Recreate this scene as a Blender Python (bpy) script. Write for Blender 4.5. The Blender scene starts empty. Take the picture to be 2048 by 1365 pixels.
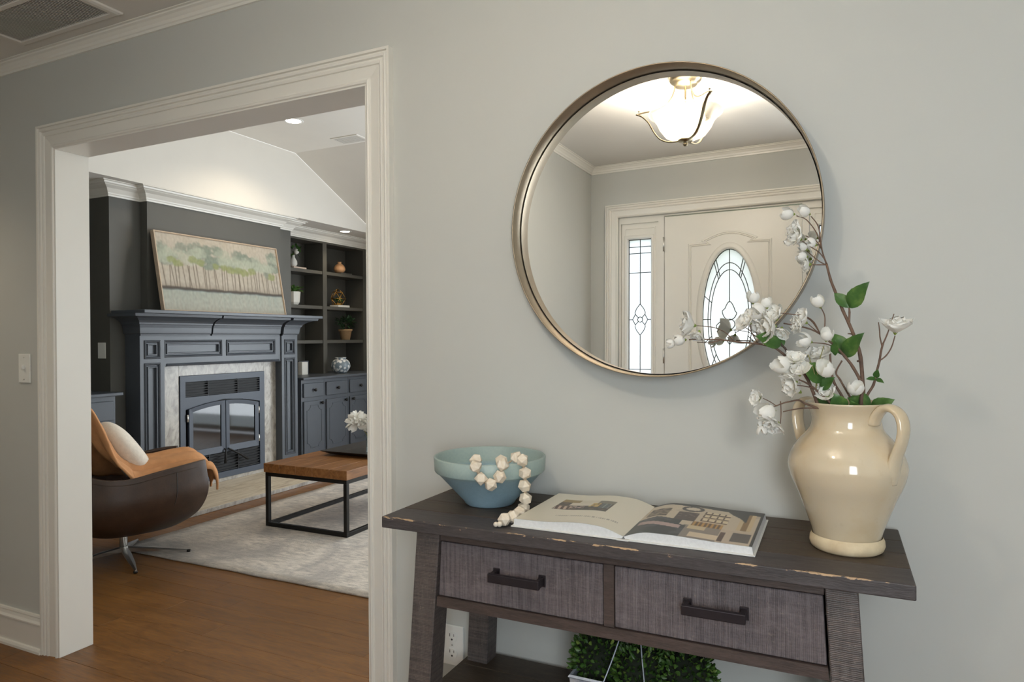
import bpy, bmesh, math, random
from mathutils import Vector, Matrix, noise
random.seed(7)
S = bpy.context.scene
C = S.collection

# ------------------------------------------------------------------ camera
CAMP = Vector((0.0, -1.67, 1.265))
FPX = 1360.877
YAW, PITCH, ROLL = math.radians(25.45036), math.radians(-0.25316), math.radians(-0.37083)
cyw, syw, cp, sp = math.cos(YAW), math.sin(YAW), math.cos(PITCH), math.sin(PITCH)
FWD = Vector((-syw*cp, cyw*cp, sp))
_r = Vector((cyw, syw, 0)); _u = _r.cross(FWD)
RGT = _r*math.cos(ROLL) + _u*math.sin(ROLL)
UPV = -_r*math.sin(ROLL) + _u*math.cos(ROLL)
cam = bpy.data.cameras.new('camera'); camo = bpy.data.objects.new('camera', cam); C.objects.link(camo)
M = Matrix((RGT, UPV, -FWD)).transposed().to_4x4(); M.translation = CAMP
camo.matrix_world = M
cam.sensor_width = 36.0; cam.lens = FPX/2048*36.0; cam.clip_start = 0.02
S.camera = camo
def at(x, y, Y):
    """the point of the vertical plane Y seen at photo position x, y"""
    d = RGT*((x-1024)/FPX) - UPV*((y-682.5)/FPX) + FWD
    return CAMP + d*((Y-CAMP.y)/d.y)

# ------------------------------------------------------------------ world, exposure
W = bpy.data.worlds.new('world'); S.world = W; W.use_nodes = True
bg = W.node_tree.nodes['Background']
bg.inputs[0].default_value = (0.88, 0.93, 1.0, 1); bg.inputs[1].default_value = 1.9
S.view_settings.view_transform = 'Standard'; S.view_settings.look = 'None'
S.view_settings.exposure = 0.9; S.view_settings.gamma = 1.0; S.view_settings.use_curve_mapping = False
S.cycles.max_bounces = 10; S.cycles.diffuse_bounces = 6; S.cycles.glossy_bounces = 5
S.cycles.transmission_bounces = 6; S.cycles.transparent_max_bounces = 10
S.cycles.caustics_reflective = False; S.cycles.caustics_refractive = False
S.cycles.sample_clamp_indirect = 6.0
S.cycles.use_denoising = True

def light(name, kind, loc, energy, color=(1,1,1), size=.1, size_y=None, rot=None, spot=None, blend=.5, portal=False):
    l = bpy.data.lights.new(name, kind); l.energy = energy; l.color = color
    if kind == 'AREA':
        l.size = size
        if size_y: l.shape = 'RECTANGLE'; l.size_y = size_y
        if portal: l.cycles.is_portal = True
    else: l.shadow_soft_size = size
    if kind == 'SPOT': l.spot_size = math.radians(spot); l.spot_blend = blend
    o = bpy.data.objects.new(name, l); C.objects.link(o); o.location = loc
    if rot: o.rotation_euler = rot
    return o
R90 = math.pi/2
# area lamps for daylight at the living room windows, plus an added hall fill
DAY = (0.88, 0.94, 1.0)
light('patio_daylight', 'AREA', (-1.6, 5.00, 1.25), 58, DAY, 2.6, 2.0, rot=(-R90, 0, 0))
light('side_window_daylight', 'AREA', (1.93, 2.6, 1.45), 34, DAY, 2.4, 1.5, rot=(0, R90, math.pi))
light('hall_fill_light', 'AREA', (.50, -2.495, 1.38), 14.5, (0.87, 0.94, 1.0), .55, 1.2, rot=(R90, 0, 0))  # added fill lamp that brightens the lower hall wall, no known window here
WARM = (1.0, 0.90, 0.77)

# ------------------------------------------------------------------ materials
def lin(h):
    h = h.lstrip('#'); o = []
    for i in (0, 2, 4):
        c = int(h[i:i+2], 16)/255
        o.append(c/12.92 if c <= .04045 else ((c+.055)/1.055)**2.4)
    return (*o, 1.0)
MATS = {}
class NT:
    def __init__(s, name):
        s.m = bpy.data.materials.new(name); s.m.use_nodes = True; s.t = s.m.node_tree
        s.b = s.t.nodes['Principled BSDF']; s.out = s.t.nodes['Material Output']; MATS[name] = s.m
    def n(s, typ, **kw):
        nd = s.t.nodes.new('ShaderNode'+typ)
        for k, v in kw.items():
            if k.startswith('i_'):
                key = k[2:]; key = int(key) if key.isdigit() else key.replace('_', ' ')
                nd.inputs[key].default_value = v
            else: setattr(nd, k, v)
        return nd
    def l(s, a, b): s.t.links.new(a, b)
    def coord(s, scale=(1,1,1), kind='Object', rot=(0,0,0)):
        tc = s.n('TexCoord'); mp = s.n('Mapping'); mp.inputs['Scale'].default_value = scale; mp.inputs['Rotation'].default_value = rot
        s.l(tc.outputs[kind], mp.inputs[0]); return mp.outputs[0]
    def noise(s, vec, scale, detail=4, rough=.55, dist=0):
        nd = s.n('TexNoise'); nd.inputs['Scale'].default_value = scale; nd.inputs['Detail'].default_value = detail
        nd.inputs['Roughness'].default_value = rough; nd.inputs['Distortion'].default_value = dist
        s.l(vec, nd.inputs['Vector']); return nd.outputs['Fac']
    def ramp(s, fac, stops, interp='LINEAR'):
        nd = s.n('ValToRGB'); nd.color_ramp.interpolation = interp; e = nd.color_ramp.elements
        while len(e) < len(stops): e.new(.5)
        for i, (p, c) in enumerate(stops): e[i].position = p; e[i].color = lin(c) if isinstance(c, str) else (c, c, c, 1)
        s.l(fac, nd.inputs[0]); return nd.outputs[0]
    def mix(s, fac, a, b, mode='MIX'):
        nd = s.n('Mix', data_type='RGBA', blend_type=mode)
        for v, k in ((fac, 0), (a, 6), (b, 7)):
            if hasattr(v, 'is_linked'): s.l(v, nd.inputs[k])
            else: nd.inputs[k].default_value = lin(v) if isinstance(v, str) else v
        return nd.outputs[2]
    def math(s, op, a, b=0.0):
        nd = s.n('Math', operation=op)
        for i, v in enumerate((a, b)):
            if hasattr(v, 'is_linked'): s.l(v, nd.inputs[i])
            else: nd.inputs[i].default_value = v
        return nd.outputs[0]
    def bump(s, h, strength=.2, dist=.01):
        nd = s.n('Bump'); nd.inputs['Strength'].default_value = strength; nd.inputs['Distance'].default_value = dist
        s.l(h, nd.inputs['Height']); s.l(nd.outputs[0], s.b.inputs['Normal'])
    def col(s, c): s.l(c, s.b.inputs['Base Color'])
def pm(name, color, rough=.5, metal=0.0, spec=.5, var=.06, scale=30, bump=0, **kw):
    t = NT(name); b = t.b
    b.inputs['Roughness'].default_value = rough; b.inputs['Metallic'].default_value = metal; b.inputs['Specular IOR Level'].default_value = spec
    for k, v in kw.items(): b.inputs[k.replace('_', ' ')].default_value = v
    v = t.coord()
    f = t.noise(v, scale, 3)
    c = lin(color); k = t.ramp(f, [(.3, 1-var), (.7, 1+var)])
    t.col(t.mix(1.0, c, k, 'MULTIPLY'))
    if bump: t.bump(t.noise(v, scale*6, 4), bump, .004)
    return t.m
pm('wall_paint', '#c2c3be', .75, var=.012, scale=3, bump=.06)
pm('trim_paint', '#e6e3db', .35, var=.01, scale=5)
pm('ceiling_paint', '#d9d6d0', .9, var=.012, scale=4, bump=.05)
pm('living_white', '#e4e0d8', .85, var=.012, scale=4)
pm('charcoal_wall', '#55544f', .55, var=.03, scale=6)
pm('slate_paint', '#4c5158', .38, var=.03, scale=8)
pm('shelf_paint', '#4f4d47', .45, var=.03, scale=8)
pm('insert_blue', '#3d4552', .45, var=.03, scale=20)
pm('insert_black', '#0c0c0e', .6, var=.05, scale=20)
pm('black_metal', '#262422', .45, metal=.6, var=.06)
pm('dark_handle', '#3a3438', .42, metal=.7, var=.08, scale=60)
pm('bronze', '#a3947f', .38, metal=.9, var=.05, scale=40)
pm('nickel', '#a89c84', .3, metal=1.0, var=.03)
pm('chrome', '#d6d4d0', .34, metal=1.0, var=.02)
pm('white_plastic', '#e9e9e4', .35, var=.005)
pm('slot_dark', '#2a2a28', .6)
pm('lead', '#3c3f3c', .4, metal=.6)
pm('brass_wire', '#b98f4e', .3, metal=1.0)
pm('page_edge', '#dcdcdc', .8, var=.05, scale=200)
pm('paper', '#e2dccd', .75, var=.01)
pm('cover_white', '#e4e3df', .5)
pm('white_ceramic', '#dcdad3', .35, var=.03)
pm('peach_ceramic', '#d9a577', .5, var=.04)
pm('terracotta', '#b08f68', .8, var=.05)
pm('green_leaf', '#3f6a2c', .5, var=.3, scale=25, Subsurface_Weight=.0)
pm('leaf_silk', '#3e6b2a', .45, var=.25, scale=40)
pm('dark_leaf', '#2c4a2a', .55, var=.3, scale=25)
pm('boxwood', '#3d5a24', .5, var=.45, scale=45)
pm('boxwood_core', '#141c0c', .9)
pm('twig', '#6a5345', .75, var=.2, scale=60, bump=.3)
pm('twig_green', '#7d7a48', .7, var=.15, scale=60)
pm('sepal', '#8a9a4a', .6, var=.15, scale=60)
pm('knot_twine', '#b9a58c', .9, var=.15, scale=150)
pm('leather', '#3d2b20', .42, var=.22, scale=14, bump=.12)
pm('fleece', '#e2d9cb', .95, var=.06, scale=60, bump=.6)
pm('suede', '#c08a5c', .85, var=.12, scale=16, bump=.25)
pm('tray_black', '#24211f', .45)
pm('stem_dark', '#4b3b33', .7, var=.2, scale=60)
pm('book_pink', '#c9b8ab', .6)
pm('concrete', '#b9b4aa', .9, var=.08)
pm('lawn', '#5b7a3a', .95, var=.3, scale=9)
pm('shrub', '#33502a', .8, var=.35, scale=18)
pm('canvas_frame', '#b9a58f', .55, var=.08, scale=50)

def petal_mat():
    t = NT('petal'); t.col(t.mix(t.noise(t.coord(), 60, 3), '#f4f2ec', '#fbfaf5')); t.b.inputs['Roughness'].default_value = .7
    tr = t.n('BsdfTranslucent'); tr.inputs[0].default_value = lin('#f6f4ee'); mx = t.n('MixShader'); mx.inputs[0].default_value = .25
    t.l(t.b.outputs[0], mx.inputs[1]); t.l(tr.outputs[0], mx.inputs[2]); t.l(mx.outputs[0], t.out.inputs[0])
petal_mat()
def leaf_vein():
    t = NT('leaf_veined'); v = t.coord(); f = t.noise(v, 35, 4)
    c = t.ramp(f, [(.3, '#2c4f22'), (.55, '#43672d'), (.75, '#6f8a45')]); t.col(c); t.b.inputs['Roughness'].default_value = .42
leaf_vein()
def box_leaf():
    t = NT('boxwood_leaf'); oi = t.n('ObjectInfo'); c = t.ramp(oi.outputs['Random'], [(0, '#1c3413'), (.4, '#33551f'), (.75, '#52722d'), (1, '#7f9146')]); t.col(c)
    t.b.inputs['Roughness'].default_value = .45
box_leaf()
def floor_mat():
    t = NT('floor_wood'); oi = t.n('ObjectInfo'); tc = t.n('TexCoord'); add = t.n('VectorMath', operation='ADD'); sc = t.n('VectorMath', operation='SCALE')
    cx = t.n('CombineXYZ'); t.l(oi.outputs['Random'], cx.inputs[0]); t.l(oi.outputs['Random'], cx.inputs[1]); t.l(cx.outputs[0], sc.inputs[0]); sc.inputs['Scale'].default_value = 40
    t.l(tc.outputs['Object'], add.inputs[0]); t.l(sc.outputs[0], add.inputs[1])
    mp = t.n('Mapping'); mp.inputs['Scale'].default_value = (1.2, 9, 1); t.l(add.outputs[0], mp.inputs[0]); v = mp.outputs[0]
    f = t.noise(v, 2.2, 6, .6, .6); g = t.noise(v, 14, 5, .6)
    c = t.ramp(f, [(.25, '#5a3916'), (.5, '#744b20'), (.8, '#8c602d')])
    c = t.mix(.35, c, t.ramp(g, [(.35, '#472b10'), (.65, '#92652f')]))
    k = t.ramp(oi.outputs['Random'], [(0, .88), (1, 1.08)])
    c = t.mix(1.0, c, k, 'MULTIPLY'); t.col(c)
    t.l(t.ramp(g, [(.3, .36), (.7, .5)]), t.b.inputs['Roughness']); t.bump(t.noise(v, 5, 4), .12, .01)
floor_mat()
def dark_wood(name, scale, base=('#241d1b', '#3a302d', '#54474a'), wear=False, chips=None, saw=None):
    t = NT(name); v = t.coord(scale); f = t.noise(v, 6, 7, .65, .4); g = t.noise(v, 30, 5, .6)
    c = t.ramp(f, [(.28, base[0]), (.52, base[1]), (.78, base[2])])
    c = t.mix(.35, c, t.ramp(g, [(.35, base[0]), (.7, base[2])]))
    h = g
    if saw:
        w = t.n('TexWave', wave_type='BANDS', bands_direction=saw); w.inputs['Scale'].default_value = 95; w.inputs['Distortion'].default_value = 3.0
        w.inputs['Detail'].default_value = 3; w.inputs['Detail Scale'].default_value = 1.5; t.l(t.coord(), w.inputs[0])
        c = t.mix(t.math('MULTIPLY', w.outputs['Fac'], .22), c, base[2]); h = w.outputs['Fac']
        st = t.noise(t.coord((170, 1, 7) if saw == 'X' else (7, 7, 170)), 1.0, 4, .7)
        c = t.mix(t.ramp(st, [(.42, 0.0), (.66, .34)]), c, '#8f8586' if saw == 'X' else '#85746e')
        c = t.mix(t.ramp(st, [(.30, .35), (.45, 0.0)]), c, base[0])
        c = t.mix(t.ramp(t.noise(t.coord((1,1,1)), 140, 3), [(.62, 0.0), (.75, .55)]), c, '#8d8078')
    if chips:   # worn-through bare wood along the front edge of the top
        tc = t.n('TexCoord'); sx = t.n('SeparateXYZ'); t.l(tc.outputs['Object'], sx.inputs[0])
        dz = t.math('ABSOLUTE', t.math('SUBTRACT', sx.outputs[2], chips[1])); dy = t.math('ABSOLUTE', t.math('SUBTRACT', sx.outputs[1], chips[0]))
        d = t.math('ADD', dz, dy)
        nn = t.noise(t.coord((9, 40, 40)), 2.0, 6, .7)
        lim = t.math('MULTIPLY', t.math('SUBTRACT', nn, .46), .045)
        m = t.math('LESS_THAN', d, lim)
        c = t.mix(m, c, '#b89a78')
    t.col(c); t.b.inputs['Roughness'].default_value = .52; t.bump(h, .25, .003)
dark_wood('table_top_wood', (2, 14, 14), ('#2e261f', '#45392d', '#584a3a'))
dark_wood('table_edge_wood', (2, 14, 14), ('#2e2a2a', '#443e3e', '#585253'), chips=(-.002, .8535-.40))
dark_wood('table_leg_wood', (10, 10, 2), ('#342f2e', '#4a4342', '#66605c'), saw='Z')
dark_wood('table_drawer_wood', (3, 10, 10), ('#383334', '#544d4f', '#7b7174'), saw='X')
dark_wood('table_rail_wood', (2, 14, 14), ('#332a27', '#4a3d38', '#5d4f4a'))
def plain_wood():
    t = NT('coffee_wood'); v = t.coord((8, 1.2, 8)); f = t.noise(v, 4, 6, .6, .8)
    t.col(t.ramp(f, [(.25, '#63401f'), (.5, '#8a5c33'), (.8, '#a87a4c')])); t.b.inputs['Roughness'].default_value = .4
plain_wood()
def marble():
    t = NT('marble'); v = t.coord((2, 2.2, 1.2), rot=(.5, 0, 0)); f = t.noise(v, 5, 8, .7, 1.4)
    t.col(t.ramp(f, [(.3, '#6f6962'), (.45, '#9b958c'), (.6, '#b6b0a7'), (.78, '#817a70')])); t.b.inputs['Roughness'].default_value = .28
    t = NT('travertine'); v = t.coord((9, 1.2, 9)); f = t.noise(v, 3.5, 7, .65, .8)
    t.col(t.ramp(f, [(.3, '#a08d75'), (.5, '#cbbda6'), (.75, '#ded3c0')])); t.b.inputs['Roughness'].default_value = .45
marble()
def rug():
    t = NT('rug_pile'); v = t.coord((1, 1, 1)); f = t.noise(t.coord((3, 9, 1)), 4, 8, .75, .4); g = t.noise(v, 2.2, 5, .6, 1.0); h = t.noise(t.coord((14, 3, 1)), 6, 5, .7)
    c = t.ramp(f, [(.32, '#9a9591'), (.48, '#c4bbb0'), (.62, '#dcd2c6'), (.8, '#b1aaa4')])
    c = t.mix(t.ramp(g, [(.45, 0.0), (.62, .6)]), c, '#97928f')
    c = t.mix(t.ramp(h, [(.55, 0.0), (.7, .5)]), c, '#d9d2c6')
    t.col(c); t.b.inputs['Roughness'].default_value = .95; t.bump(t.noise(v, 220, 2), .5, .004)
rug()
def glaze():
    t = NT('bowl_glaze'); v = t.coord(); f = t.noise(v, 160, 3); tc = t.n('TexCoord'); sx = t.n('SeparateXYZ'); t.l(tc.outputs['Object'], sx.inputs[0])
    c = t.ramp(t.math('MULTIPLY', sx.outputs[2], 8.0), [(.0, '#98b5c4'), (.60, '#98b4c0'), (.68, '#a2b6b1'), (1, '#a3b3ad')])
    t.col(t.mix(t.ramp(f, [(.35, .0), (.75, .25)]), c, '#7b949f')); t.b.inputs['Roughness'].default_value = .45
    t = NT('vase_glaze'); v = t.coord(); f = t.noise(v, 9, 5, .6); g = t.noise(v, 60, 4)
    c = t.ramp(f, [(.3, '#cdc0a8'), (.5, '#d0c0a4'), (.72, '#cbb592')]); c = t.mix(t.ramp(g, [(.62, .0), (.8, .25)]), c, '#b49a78')
    t.col(c); t.b.inputs['Roughness'].default_value = .12; t.b.inputs['Coat Weight'].default_value = .5; t.b.inputs['Coat Roughness'].default_value = .05
    t = NT('vase_foot'); v = t.coord(); t.col(t.ramp(t.noise(v, 30, 5), [(.3, '#c9b492'), (.7, '#e0cfae')])); t.b.inputs['Roughness'].default_value = .7
    t = NT('blue_pattern'); v = t.coord(); vo = t.n('TexVoronoi'); vo.inputs['Scale'].default_value = 30; t.l(v, vo.inputs[0])
    t.col(t.ramp(vo.outputs['Distance'], [(.25, '#dcdcda'), (.45, '#d5d6d6'), (.55, '#77838c')])); t.b.inputs['Roughness'].default_value = .3
    t = NT('pale_wood'); v = t.coord((1, 1, 4)); t.col(t.ramp(t.noise(v, 60, 4), [(.3, '#dccdb6'), (.6, '#eadfce'), (.8, '#f0e8da')])); t.b.inputs['Roughness'].default_value = .7
    t = NT('galvanized'); v = t.coord(); t.col(t.ramp(t.noise(v, 40, 6, .7), [(.3, '#8d97a8'), (.6, '#b9c0cc'), (.75, '#dcdfe4')])); t.b.inputs['Metallic'].default_value = .5; t.b.inputs['Roughness'].default_value = .45
glaze()
def vcol(name, rough=.6):
    t = NT(name); a = t.n('VertexColor'); a.layer_name = 'Col'; t.col(a.outputs[0]); t.b.inputs['Roughness'].default_value = rough
vcol('print_paint', .65); vcol('print_page', .35)
def glass(name, tint, gloss, rough=.0, gmix=.12, bump=0, patch=None, pk=.62):
    t = NT(name); tr = t.n('BsdfTransparent'); tr.inputs[0].default_value = lin(tint); gl = t.n('BsdfGlossy'); gl.inputs['Roughness'].default_value = rough
    mx = t.n('MixShader'); mx.inputs[0].default_value = gmix
    src = tr.outputs[0]
    if patch:   # obscured textured glass: part scatters the daylight
        tl = t.n('BsdfTranslucent'); tl.inputs[0].default_value = lin(patch); m2 = t.n('MixShader'); m2.inputs[0].default_value = pk
        t.l(tr.outputs[0], m2.inputs[1]); t.l(tl.outputs[0], m2.inputs[2]); src = m2.outputs[0]
    t.l(src, mx.inputs[1]); t.l(gl.outputs[0], mx.inputs[2]); t.l(mx.outputs[0], t.out.inputs[0])
glass('stove_glass', '#5a6064', .1, .05, .07)
glass('clear_glass', '#f2f6f5', .1, .0, .10)
glass('obscure_glass', '#f4f6fa', .1, .1, .05, patch='#fbfcff')
glass('bevel_glass', '#f6f6f4', .1, .05, .07, patch='#fafafa', pk=.45)
def mirror_mat():
    t = NT('mirror_silver'); g = t.n('BsdfGlossy'); g.inputs['Roughness'].default_value = 0.0; g.inputs[0].default_value = (.93, .94, .935, 1); t.l(g.outputs[0], t.out.inputs[0])
mirror_mat()
def emit(name, color, strength):
    t = NT(name); t.b.inputs['Base Color'].default_value = color; t.b.inputs['Emission Color'].default_value = color; t.b.inputs['Emission Strength'].default_value = strength
emit('downlight_glow', (1, .88, .70, 1), 9.0)
def shade_mat():   # lit alabaster glass of the hall lamp
    t = NT('alabaster'); v = t.coord(); f = t.noise(v, 14, 4)
    t.col(t.ramp(f, [(.3, '#a39c8c'), (.7, '#b3ac9c')])); t.b.inputs['Roughness'].default_value = .35
    tl = t.n('BsdfTranslucent'); tl.inputs[0].default_value = lin('#958c7a'); mx = t.n('MixShader'); mx.inputs[0].default_value = .35
    t.l(t.b.outputs[0], mx.inputs[1]); t.l(tl.outputs[0], mx.inputs[2])
    tp = t.n('BsdfTransparent'); m2 = t.n('MixShader'); m2.inputs[0].default_value = .52; t.l(mx.outputs[0], m2.inputs[1]); t.l(tp.outputs[0], m2.inputs[2]); t.l(m2.outputs[0], t.out.inputs[0])
shade_mat()
emit('bulb_glow', (1, .88, .68, 1), 4.0)

# ------------------------------------------------------------------ geometry helpers
class MB:
    def __init__(s): s.v = []; s.f = []; s.sm = []
    def add(s, vs, fs, smooth=False):
        o = len(s.v); s.v += [Vector(p) for p in vs]; s.f += [tuple(i+o for i in f) for f in fs]; s.sm += [smooth]*len(fs); return s
    def box(s, x0, x1, y0, y1, z0, z1, bev=0.0, seg=1):
        if bev <= 0:
            vs = [(x, y, z) for x in (x0, x1) for y in (y0, y1) for z in (z0, z1)]
            return s.add(vs, [(0,1,3,2), (4,6,7,5), (0,4,5,1), (2,3,7,6), (0,2,6,4), (1,5,7,3)])
        bm = bmesh.new(); bmesh.ops.create_cube(bm, size=1)
        for v in bm.verts: v.co = Vector(((x0+x1)/2+v.co.x*(x1-x0), (y0+y1)/2+v.co.y*(y1-y0), (z0+z1)/2+v.co.z*(z1-z0)))
        bmesh.ops.bevel(bm, geom=bm.edges[:], offset=bev, segments=seg, affect='EDGES', profile=.5)
        return s.bm(bm, smooth=False)
    def bm(s, bm, smooth=False):
        bm.verts.index_update(); o = len(s.v)
        s.v += [v.co.copy() for v in bm.verts]; fs = [tuple(v.index+o for v in f.verts) for f in bm.faces]
        s.f += fs; s.sm += [smooth]*len(fs); bm.free(); return s
    def tube(s, pts, r, n=8, cap=True, smooth=True, flat=1.0):
        pts = [Vector(p) for p in pts]; rs = r if isinstance(r, (list, tuple)) else [r]*len(pts); rings = []; up = None
        for i, p in enumerate(pts):
            a = pts[max(i-1, 0)]; b = pts[min(i+1, len(pts)-1)]; t = (b-a).normalized()
            if up is None: up = Vector((0, 0, 1)) if abs(t.z) < .9 else Vector((1, 0, 0))
            x = t.cross(up)
            if x.length < 1e-5: x = t.orthogonal()
            x.normalize(); up = x.cross(t).normalized()
            rings.append([p + x*math.cos(2*math.pi*k/n)*rs[i] + up*math.sin(2*math.pi*k/n)*rs[i]*flat for k in range(n)])
        vs = [q for rg in rings for q in rg]; fs = []
        for i in range(len(pts)-1):
            for k in range(n): fs.append((i*n+k, i*n+(k+1) % n, (i+1)*n+(k+1) % n, (i+1)*n+k))
        if cap: fs.append(tuple(range(n))[::-1]); fs.append(tuple((len(pts)-1)*n+k for k in range(n)))
        return s.add(vs, fs, smooth)
    def lathe(s, prof, c=(0,0,0), n=48, smooth=True):
        c = Vector(c); vs = []; fs = []
        for r, z in prof:
            for k in range(n): a = 2*math.pi*k/n; vs.append(c+Vector((r*math.cos(a), r*math.sin(a), z)))
        for i in range(len(prof)-1):
            for k in range(n): fs.append((i*n+k, i*n+(k+1) % n, (i+1)*n+(k+1) % n, (i+1)*n+k))
        return s.add(vs, fs, smooth)
    def prism(s, poly, f0, f1):
        """poly of 2-d points; f0, f1 map a 2-d point to the two end faces"""
        n = len(poly); vs = [f0(*p) for p in poly]+[f1(*p) for p in poly]
        fs = [tuple(range(n))[::-1], tuple(range(n, 2*n))]+[(i, (i+1) % n, n+(i+1) % n, n+i) for i in range(n)]
        return s.add(vs, fs)
    def sweep(s, path, prof, f, closed=False, close_prof=False):
        """path: 2-d points; prof: (inset, height) pairs; inset goes to the left of the path; f(a, b, h) -> xyz; mitred"""
        n = len(path); P = [Vector(p) for p in path]; vs = []; m = len(prof)
        for i in range(n):
            def nor(a, b):
                d = (b-a).normalized(); return Vector((-d.y, d.x))
            if closed: n0 = nor(P[i-1], P[i]); n1 = nor(P[i], P[(i+1) % n])
            else:
                n0 = nor(P[i-1], P[i]) if i else nor(P[0], P[1]); n1 = nor(P[i], P[i+1]) if i < n-1 else nor(P[-2], P[-1])
            b = (n0+n1); b = b/ max(1e-6, b.dot(n0))
            for d, h in prof: q = P[i]+b*d; vs.append(f(q.x, q.y, h))
        fs = []
        for i in range(n if closed else n-1):
            j = (i+1) % n
            for k in range(m if close_prof else m-1): fs.append((i*m+k, i*m+(k+1) % m, j*m+(k+1) % m, j*m+k))
        if not closed: fs.append(tuple(range(m))[::-1]); fs.append(tuple((n-1)*m+k for k in range(m)))
        return s.add(vs, fs)
    def grid(s, nu, nv, fn, smooth=True, wrapu=False):
        vs = [fn(i/(nu if wrapu else nu-1), j/(nv-1)) for i in range(nu) for j in range(nv)]; fs = []
        for i in range(nu if wrapu else nu-1):
            for j in range(nv-1): a = i*nv+j; b = ((i+1) % nu)*nv+j; fs.append((a, b, b+1, a+1))
        return s.add(vs, fs, smooth)
    def tf(s, Mx, start=0):
        for i in range(start, len(s.v)): s.v[i] = Mx @ s.v[i]
        return s
ORI = {}
def mesh_of(mb, name, mat, off=Vector((0,0,0))):
    me = bpy.data.meshes.new(name); me.from_pydata([v-off for v in mb.v], [], mb.f); me.validate()
    if len(mb.sm) == len(me.polygons): me.polygons.foreach_set('use_smooth', mb.sm)
    bm = bmesh.new(); bm.from_mesh(me); bmesh.ops.recalc_face_normals(bm, faces=bm.faces); bm.to_mesh(me); bm.free()
    if mat: me.materials.append(MATS[mat])
    return me
def obj(name, mb, mat, parent=None, label=None, cat=None, group=None, kind=None, origin=None, flip=False):
    org = ORI[parent.name] if parent else (Vector(origin) if origin else Vector((0, 0, 0)))
    if parent is None and origin is None and mb.v and kind != 'structure':
        org = Vector((sum(v.x for v in mb.v)/len(mb.v), sum(v.y for v in mb.v)/len(mb.v), min(v.z for v in mb.v)))
    o = bpy.data.objects.new(name, mesh_of(mb, name, mat, org)); C.objects.link(o)
    if parent: o.parent = parent
    else: o.location = org
    ORI[o.name] = org; tagp(o, label, cat, group, kind); return o
def tagp(o, label=None, cat=None, group=None, kind=None):
    for k, v in (('label', label), ('category', cat), ('group', group), ('kind', kind)):
        if v: o[k] = v
    return o
def thing(name, label, cat, loc, group=None):
    o = bpy.data.objects.new(name, None); C.objects.link(o); o.location = loc; o.empty_display_size = .05
    ORI[o.name] = Vector(loc); return tagp(o, label, cat, group)
def inst(name, me, parent, Mx, label=None):
    """a shared-mesh piece placed by a world matrix under its parent"""
    o = bpy.data.objects.new(name, me); C.objects.link(o); o.parent = parent
    o.matrix_local = Matrix.Translation(-ORI[parent.name]) @ Mx; ORI[o.name] = ORI[parent.name]
    if label: o['label'] = label
    return o
def struct(name, mb, mat, parent=None): return obj(name, mb, mat, parent, kind='structure' if parent is None else None)
def vpaint(o, fn):
    me = o.data; a = me.color_attributes.new('Col', 'FLOAT_COLOR', 'POINT')
    buf = []
    for i in range(len(me.vertices)): buf += [*fn(i), 1.0]
    a.data.foreach_set('color', buf)
def look(loc, zdir, xdir=None):
    z = Vector(zdir).normalized(); x = Vector(xdir) if xdir else z.orthogonal(); x = (x-z*x.dot(z)).normalized(); y = z.cross(x)
    m = Matrix((x, y, z)).transposed().to_4x4(); m.translation = Vector(loc); return m
def smooth_path(pts, k=4):
    P = [Vector(p) for p in pts]; o = []
    for i in range(len(P)-1):
        a, b, c, d = P[max(i-1, 0)], P[i], P[i+1], P[min(i+2, len(P)-1)]
        for j in range(k):
            t = j/k; o.append(.5*((2*b)+(c-a)*t+(2*a-5*b+4*c-d)*t*t+(3*b-a-3*c+d)*t**3))
    return o+[P[-1]]

# ------------------------------------------------------------------ the setting: shell
CEIL = 2.42; FX0, FX1 = -5.0, 1.55; FRONT = -2.507; LWALL = -1.551
OX0, OX1, OH = -2.797, -1.278, 2.027        # cased opening
LX0, LX1, LY0, LY1 = -5.46, 2.0, .125, 5.06  # living room
w = MB(); w.box(FX0, OX0-.012, 0, .125, 0, 3.15).box(OX1+.012, LX1, 0, .125, 0, 3.15).box(OX0-.012, OX1+.012, 0, .125, OH+.012, 3.15)
w.box(LX0, FX0, 0, .125, 0, 3.15)
struct('wall_hall', w, 'wall_paint')
struct('wall_left', MB().box(LWALL-.11, LWALL, FRONT, -1.45, 0, CEIL+.05).box(FX0-.1, LWALL-.11, -1.56, -1.45, 0, CEIL+.05), 'wall_paint')
struct('wall_hall_end', MB().box(FX0-.1, FX0, -1.45, 0, 0, CEIL+.05), 'wall_paint')
struct('wall_right', MB().box(FX1, FX1+.12, FRONT, 0, 0, CEIL+.05), 'wall_paint')
DL, DR = -1.366, .0                         # door unit opening
w = MB().box(LWALL, DL, FRONT-.13, FRONT, 0, CEIL+.05).box(DR, .20, FRONT-.13, FRONT, 0, CEIL+.05).box(.80, FX1, FRONT-.13, FRONT, 0, CEIL+.05).box(.20, .80, FRONT-.13, FRONT, 0, .7).box(.20, .80, FRONT-.13, FRONT, 2.05, CEIL+.05).box(DL, DR, FRONT-.13, FRONT, 2.084, CEIL+.05)
struct('wall_front', w, 'wall_paint')
struct('ceiling', MB().box(FX0-.1, FX1+.1, FRONT-.1, 0, CEIL, CEIL+.06), 'ceiling_paint')
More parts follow.
